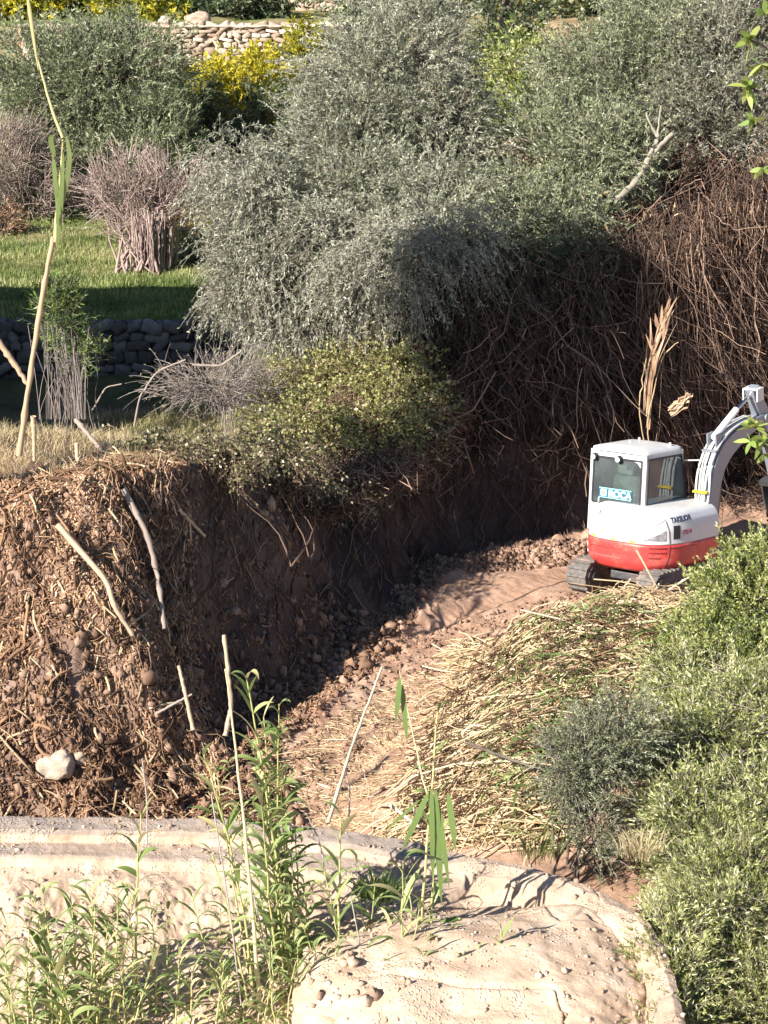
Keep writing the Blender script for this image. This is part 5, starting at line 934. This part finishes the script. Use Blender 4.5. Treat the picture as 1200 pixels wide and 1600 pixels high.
bm = bmb([(-.68,-.02,yb2-.028,yb2-.018,1.65,1.83)]); sg = bmobj('sign_board', bm, TEAL, cab); bm = bmb([(-.68,-.02,yb2-.031,yb2-.0285,1.65,1.664),(-.68,-.02,yb2-.031,yb2-.0285,1.816,1.83)]); bmobj('sign_border', bm, plain('pale_cyan', (.3,.6,.65), .5), sg)
def put_text(txt, size, x, z, y, mat, parent, name='lettering'):
    me = text_mesh(txt, size, True)
    for v in me.vertices: v.co = Vector((x+v.co.x, y-v.co.z, z+v.co.y))
    me.materials.clear(); me.materials.append(mat); o = bpy.data.objects.new(name, me); C.objects.link(o); o.parent = parent
put_text('ROCA', .165, -.485, 1.683, yb2-.032, LETW, sg)
bm = bmb([(-.645,-.53,yb2-.034,yb2-.0285,1.685,1.80)]); em = bmobj('emblem', bm, LETW, sg); bm = bmesh.new(); cyl(bm, (-.588,yb2-.038,1.742), (-.588,yb2-.034,1.742), .033, n=16); bmobj('emblem_ring', bm, plain('emblem_brown', (.25,.2,.18), .6), em)
bm = bmb([(-.695,-.675,yb2-.03,yb2-.02,1.56,1.645)]); bmobj('strap', bm, LETW, cab)
bm = bmesh.new(); beam(bm, (x1+.0,.62,2.28), (x1+.30,.82,2.30), .02, .02); beam(bm, (x1+.30,.82,2.31), (x1+.30,.82,2.05), .02, .02, (0,1,0)); mr = bmobj('mirror_arm', bm, WHITE, cab); bm = bmb([(x1+.25,x1+.38,.84,.87,2.02,2.26)]); bmobj('mirror', bm, BLACK, mr, .01)
# boom assembly
BX, BY, BAZ = .60, .92, 0.0
bo = bpy.data.objects.new('boom_assembly', None); C.objects.link(bo); bo.parent = ex; bo.location = (BX, BY+.17, .02); bo.rotation_euler = (R(10), 0, 0)
bm = bmesh.new(); prism(bm, [(-.25,.66),(.18,.66),(.22,1.15),(-.02,1.25),(-.22,1.15)], -.13, .13); cyl(bm, (-.17,0,.98), (.17,0,.98), .06); bmobj('swing_post', bm, DGREY, bo, .01)
def loftprof(name, c, wds, hts, mat, parent):
    """box-section boom: c centre line (y,z), wds widths in x, hts section heights"""
    c = np.array(c, float); u = np.linspace(0, len(c)-1, 26); yy = np.interp(u, range(len(c)), c[:, 0]); zz = np.interp(u, range(len(c)), c[:, 1]); ker = np.ones(5)/5
    for a in (yy, zz): a[2:-2] = np.convolve(a, ker, 'valid')
    w_ = np.interp(u, range(len(c)), wds); h_ = np.interp(u, range(len(c)), hts); ty, tz = np.gradient(yy), np.gradient(zz); l = np.hypot(ty, tz); ny_, nz_ = -tz/l, ty/l
    V = []
    for k in range(26):
        for sx, sh in ((-1,-1),(1,-1),(1,1),(-1,1)): V.append((sx*w_[k]/2, yy[k]+ny_[k]*sh*h_[k]/2, zz[k]+nz_[k]*sh*h_[k]/2))
    F = []
    for k in range(25):
        for j in range(4): F.append((k*4+j, k*4+(j+1) % 4, k*4+4+(j+1) % 4, k*4+4+j))
    bm = bmesh.new(); vs = [bm.verts.new(v) for v in V]; [bm.faces.new([vs[q] for q in f]) for f in F]; bm.faces.new(vs[:4][::-1]); bm.faces.new(vs[-4:])
    return bmobj(name, bm, mat, parent, .008, 1)
BC = [(0,1.0),(.06,1.45),(.16,1.95),(.45,2.33),(.95,2.48),(1.5,2.56),(2.05,2.60)]
loftprof('boom', BC, [.26,.26,.27,.27,.25,.23,.22], [.20,.30,.36,.40,.34,.24,.18], GREYP, bo)
for k_, x in enumerate((-.12,-.065,-.01,.045,.10)):
    pts = np.array([(x,-.17,1.0),(x,-.19,1.35),(x+.01,-.12,1.85),(x-.005,.02,2.25),(x,.36,2.58),(x,.9,2.70),(x*.8,1.6,2.72)]); pts[1:-1] += rng.normal(size=(5, 3))*.014; u = np.linspace(0, 6, 40); pp = np.stack([np.interp(u, range(7), pts[:, a]) for a in range(3)], 1); ker = np.ones(7)/7
    for a in range(3): pp[3:-3, a] = np.convolve(pp[:, a], ker, 'valid')
    g = Geo(); tubes(g, pp[None], .02 if k_ % 2 else .024, .5, 8); mesh_obj('hydraulic_hose', np.concatenate(g.V), np.concatenate(g.F), HOSE, bo, None, True)
for cb in ((-.15,.13,-.20,-.13,1.78,1.81),(-.15,.13,.16,.24,2.44,2.47)): bmobj('hose_clamp', bmb([cb]), YEL if cb[4] < 2 else GREYP, bo)
bm = bmesh.new(); cyl(bm, (0,.34,2.66), (0,1.15,2.96), .062, n=18); ac = bmobj('arm_cylinder', bm, plain('white_cylinder', (.72,.72,.73), .35), bo); bm = bmesh.new(); cyl(bm, (0,1.15,2.96), (0,1.75,3.12), .033, n=14); bmobj('cylinder_rod', bm, CHROME, ac); bm = bmb([(-.10,-.07,.25,.45,2.5,2.74),(.07,.10,.25,.45,2.5,2.74)]); bmobj('cylinder_bracket', bm, GREYP, ac, .008)
bm = bmesh.new(); cyl(bm, (0,.25,1.05), (0,.42,1.7), .07); bmc = bmobj('boom_cylinder', bm, DGREY, bo); bm = bmesh.new(); cyl(bm, (0,.42,1.7), (0,.50,2.1), .04); bmobj('cylinder_rod', bm, CHROME, bmc)
ar = bpy.data.objects.new('dipper_arm', None); bpy.data.objects.remove(ar)
bm = bmesh.new(); prism(bm, [(1.62,3.20),(1.86,3.26),(2.02,2.95),(2.28,2.62),(2.62,1.2),(2.50,1.12),(2.05,2.42),(1.88,2.62),(1.72,2.95)], -.09, .09); cyl(bm, (-.15,2.03,2.60), (.15,2.03,2.60), .07); arm = bmobj('dipper_arm', bm, GREYP, bo, .012)
bm = bmb([(-.155,-.125,1.66,1.90,2.98,3.22),(.125,.155,1.66,1.90,2.98,3.22),(-.12,.12,1.66,1.88,3.19,3.225)]); bmobj('link_bracket', bm, WHITE, arm, .01)
bm = bmesh.new(); cyl(bm, (0,2.35,2.55), (0,2.72,1.7), .05); bmobj('bucket_cylinder', bm, DGREY, arm)
bm = bmesh.new(); prism(bm, [(2.45,1.22),(2.70,1.25),(3.0,.95),(3.02,.60),(2.80,.40),(2.76,.43),(2.94,.64),(2.92,.92),(2.66,1.16),(2.48,1.12)], -.3, .3); prism(bm, [(2.5,1.15),(2.95,.92),(2.95,.62),(2.72,.42)], -.3, -.27); prism(bm, [(2.5,1.15),(2.95,.92),(2.95,.62),(2.72,.42)], .27, .3)
for k in range(4): box(bm, -.27+.16*k, -.21+.16*k, 2.66, 2.80, .36, .39)
bmobj('bucket', bm, DGREY, bo)
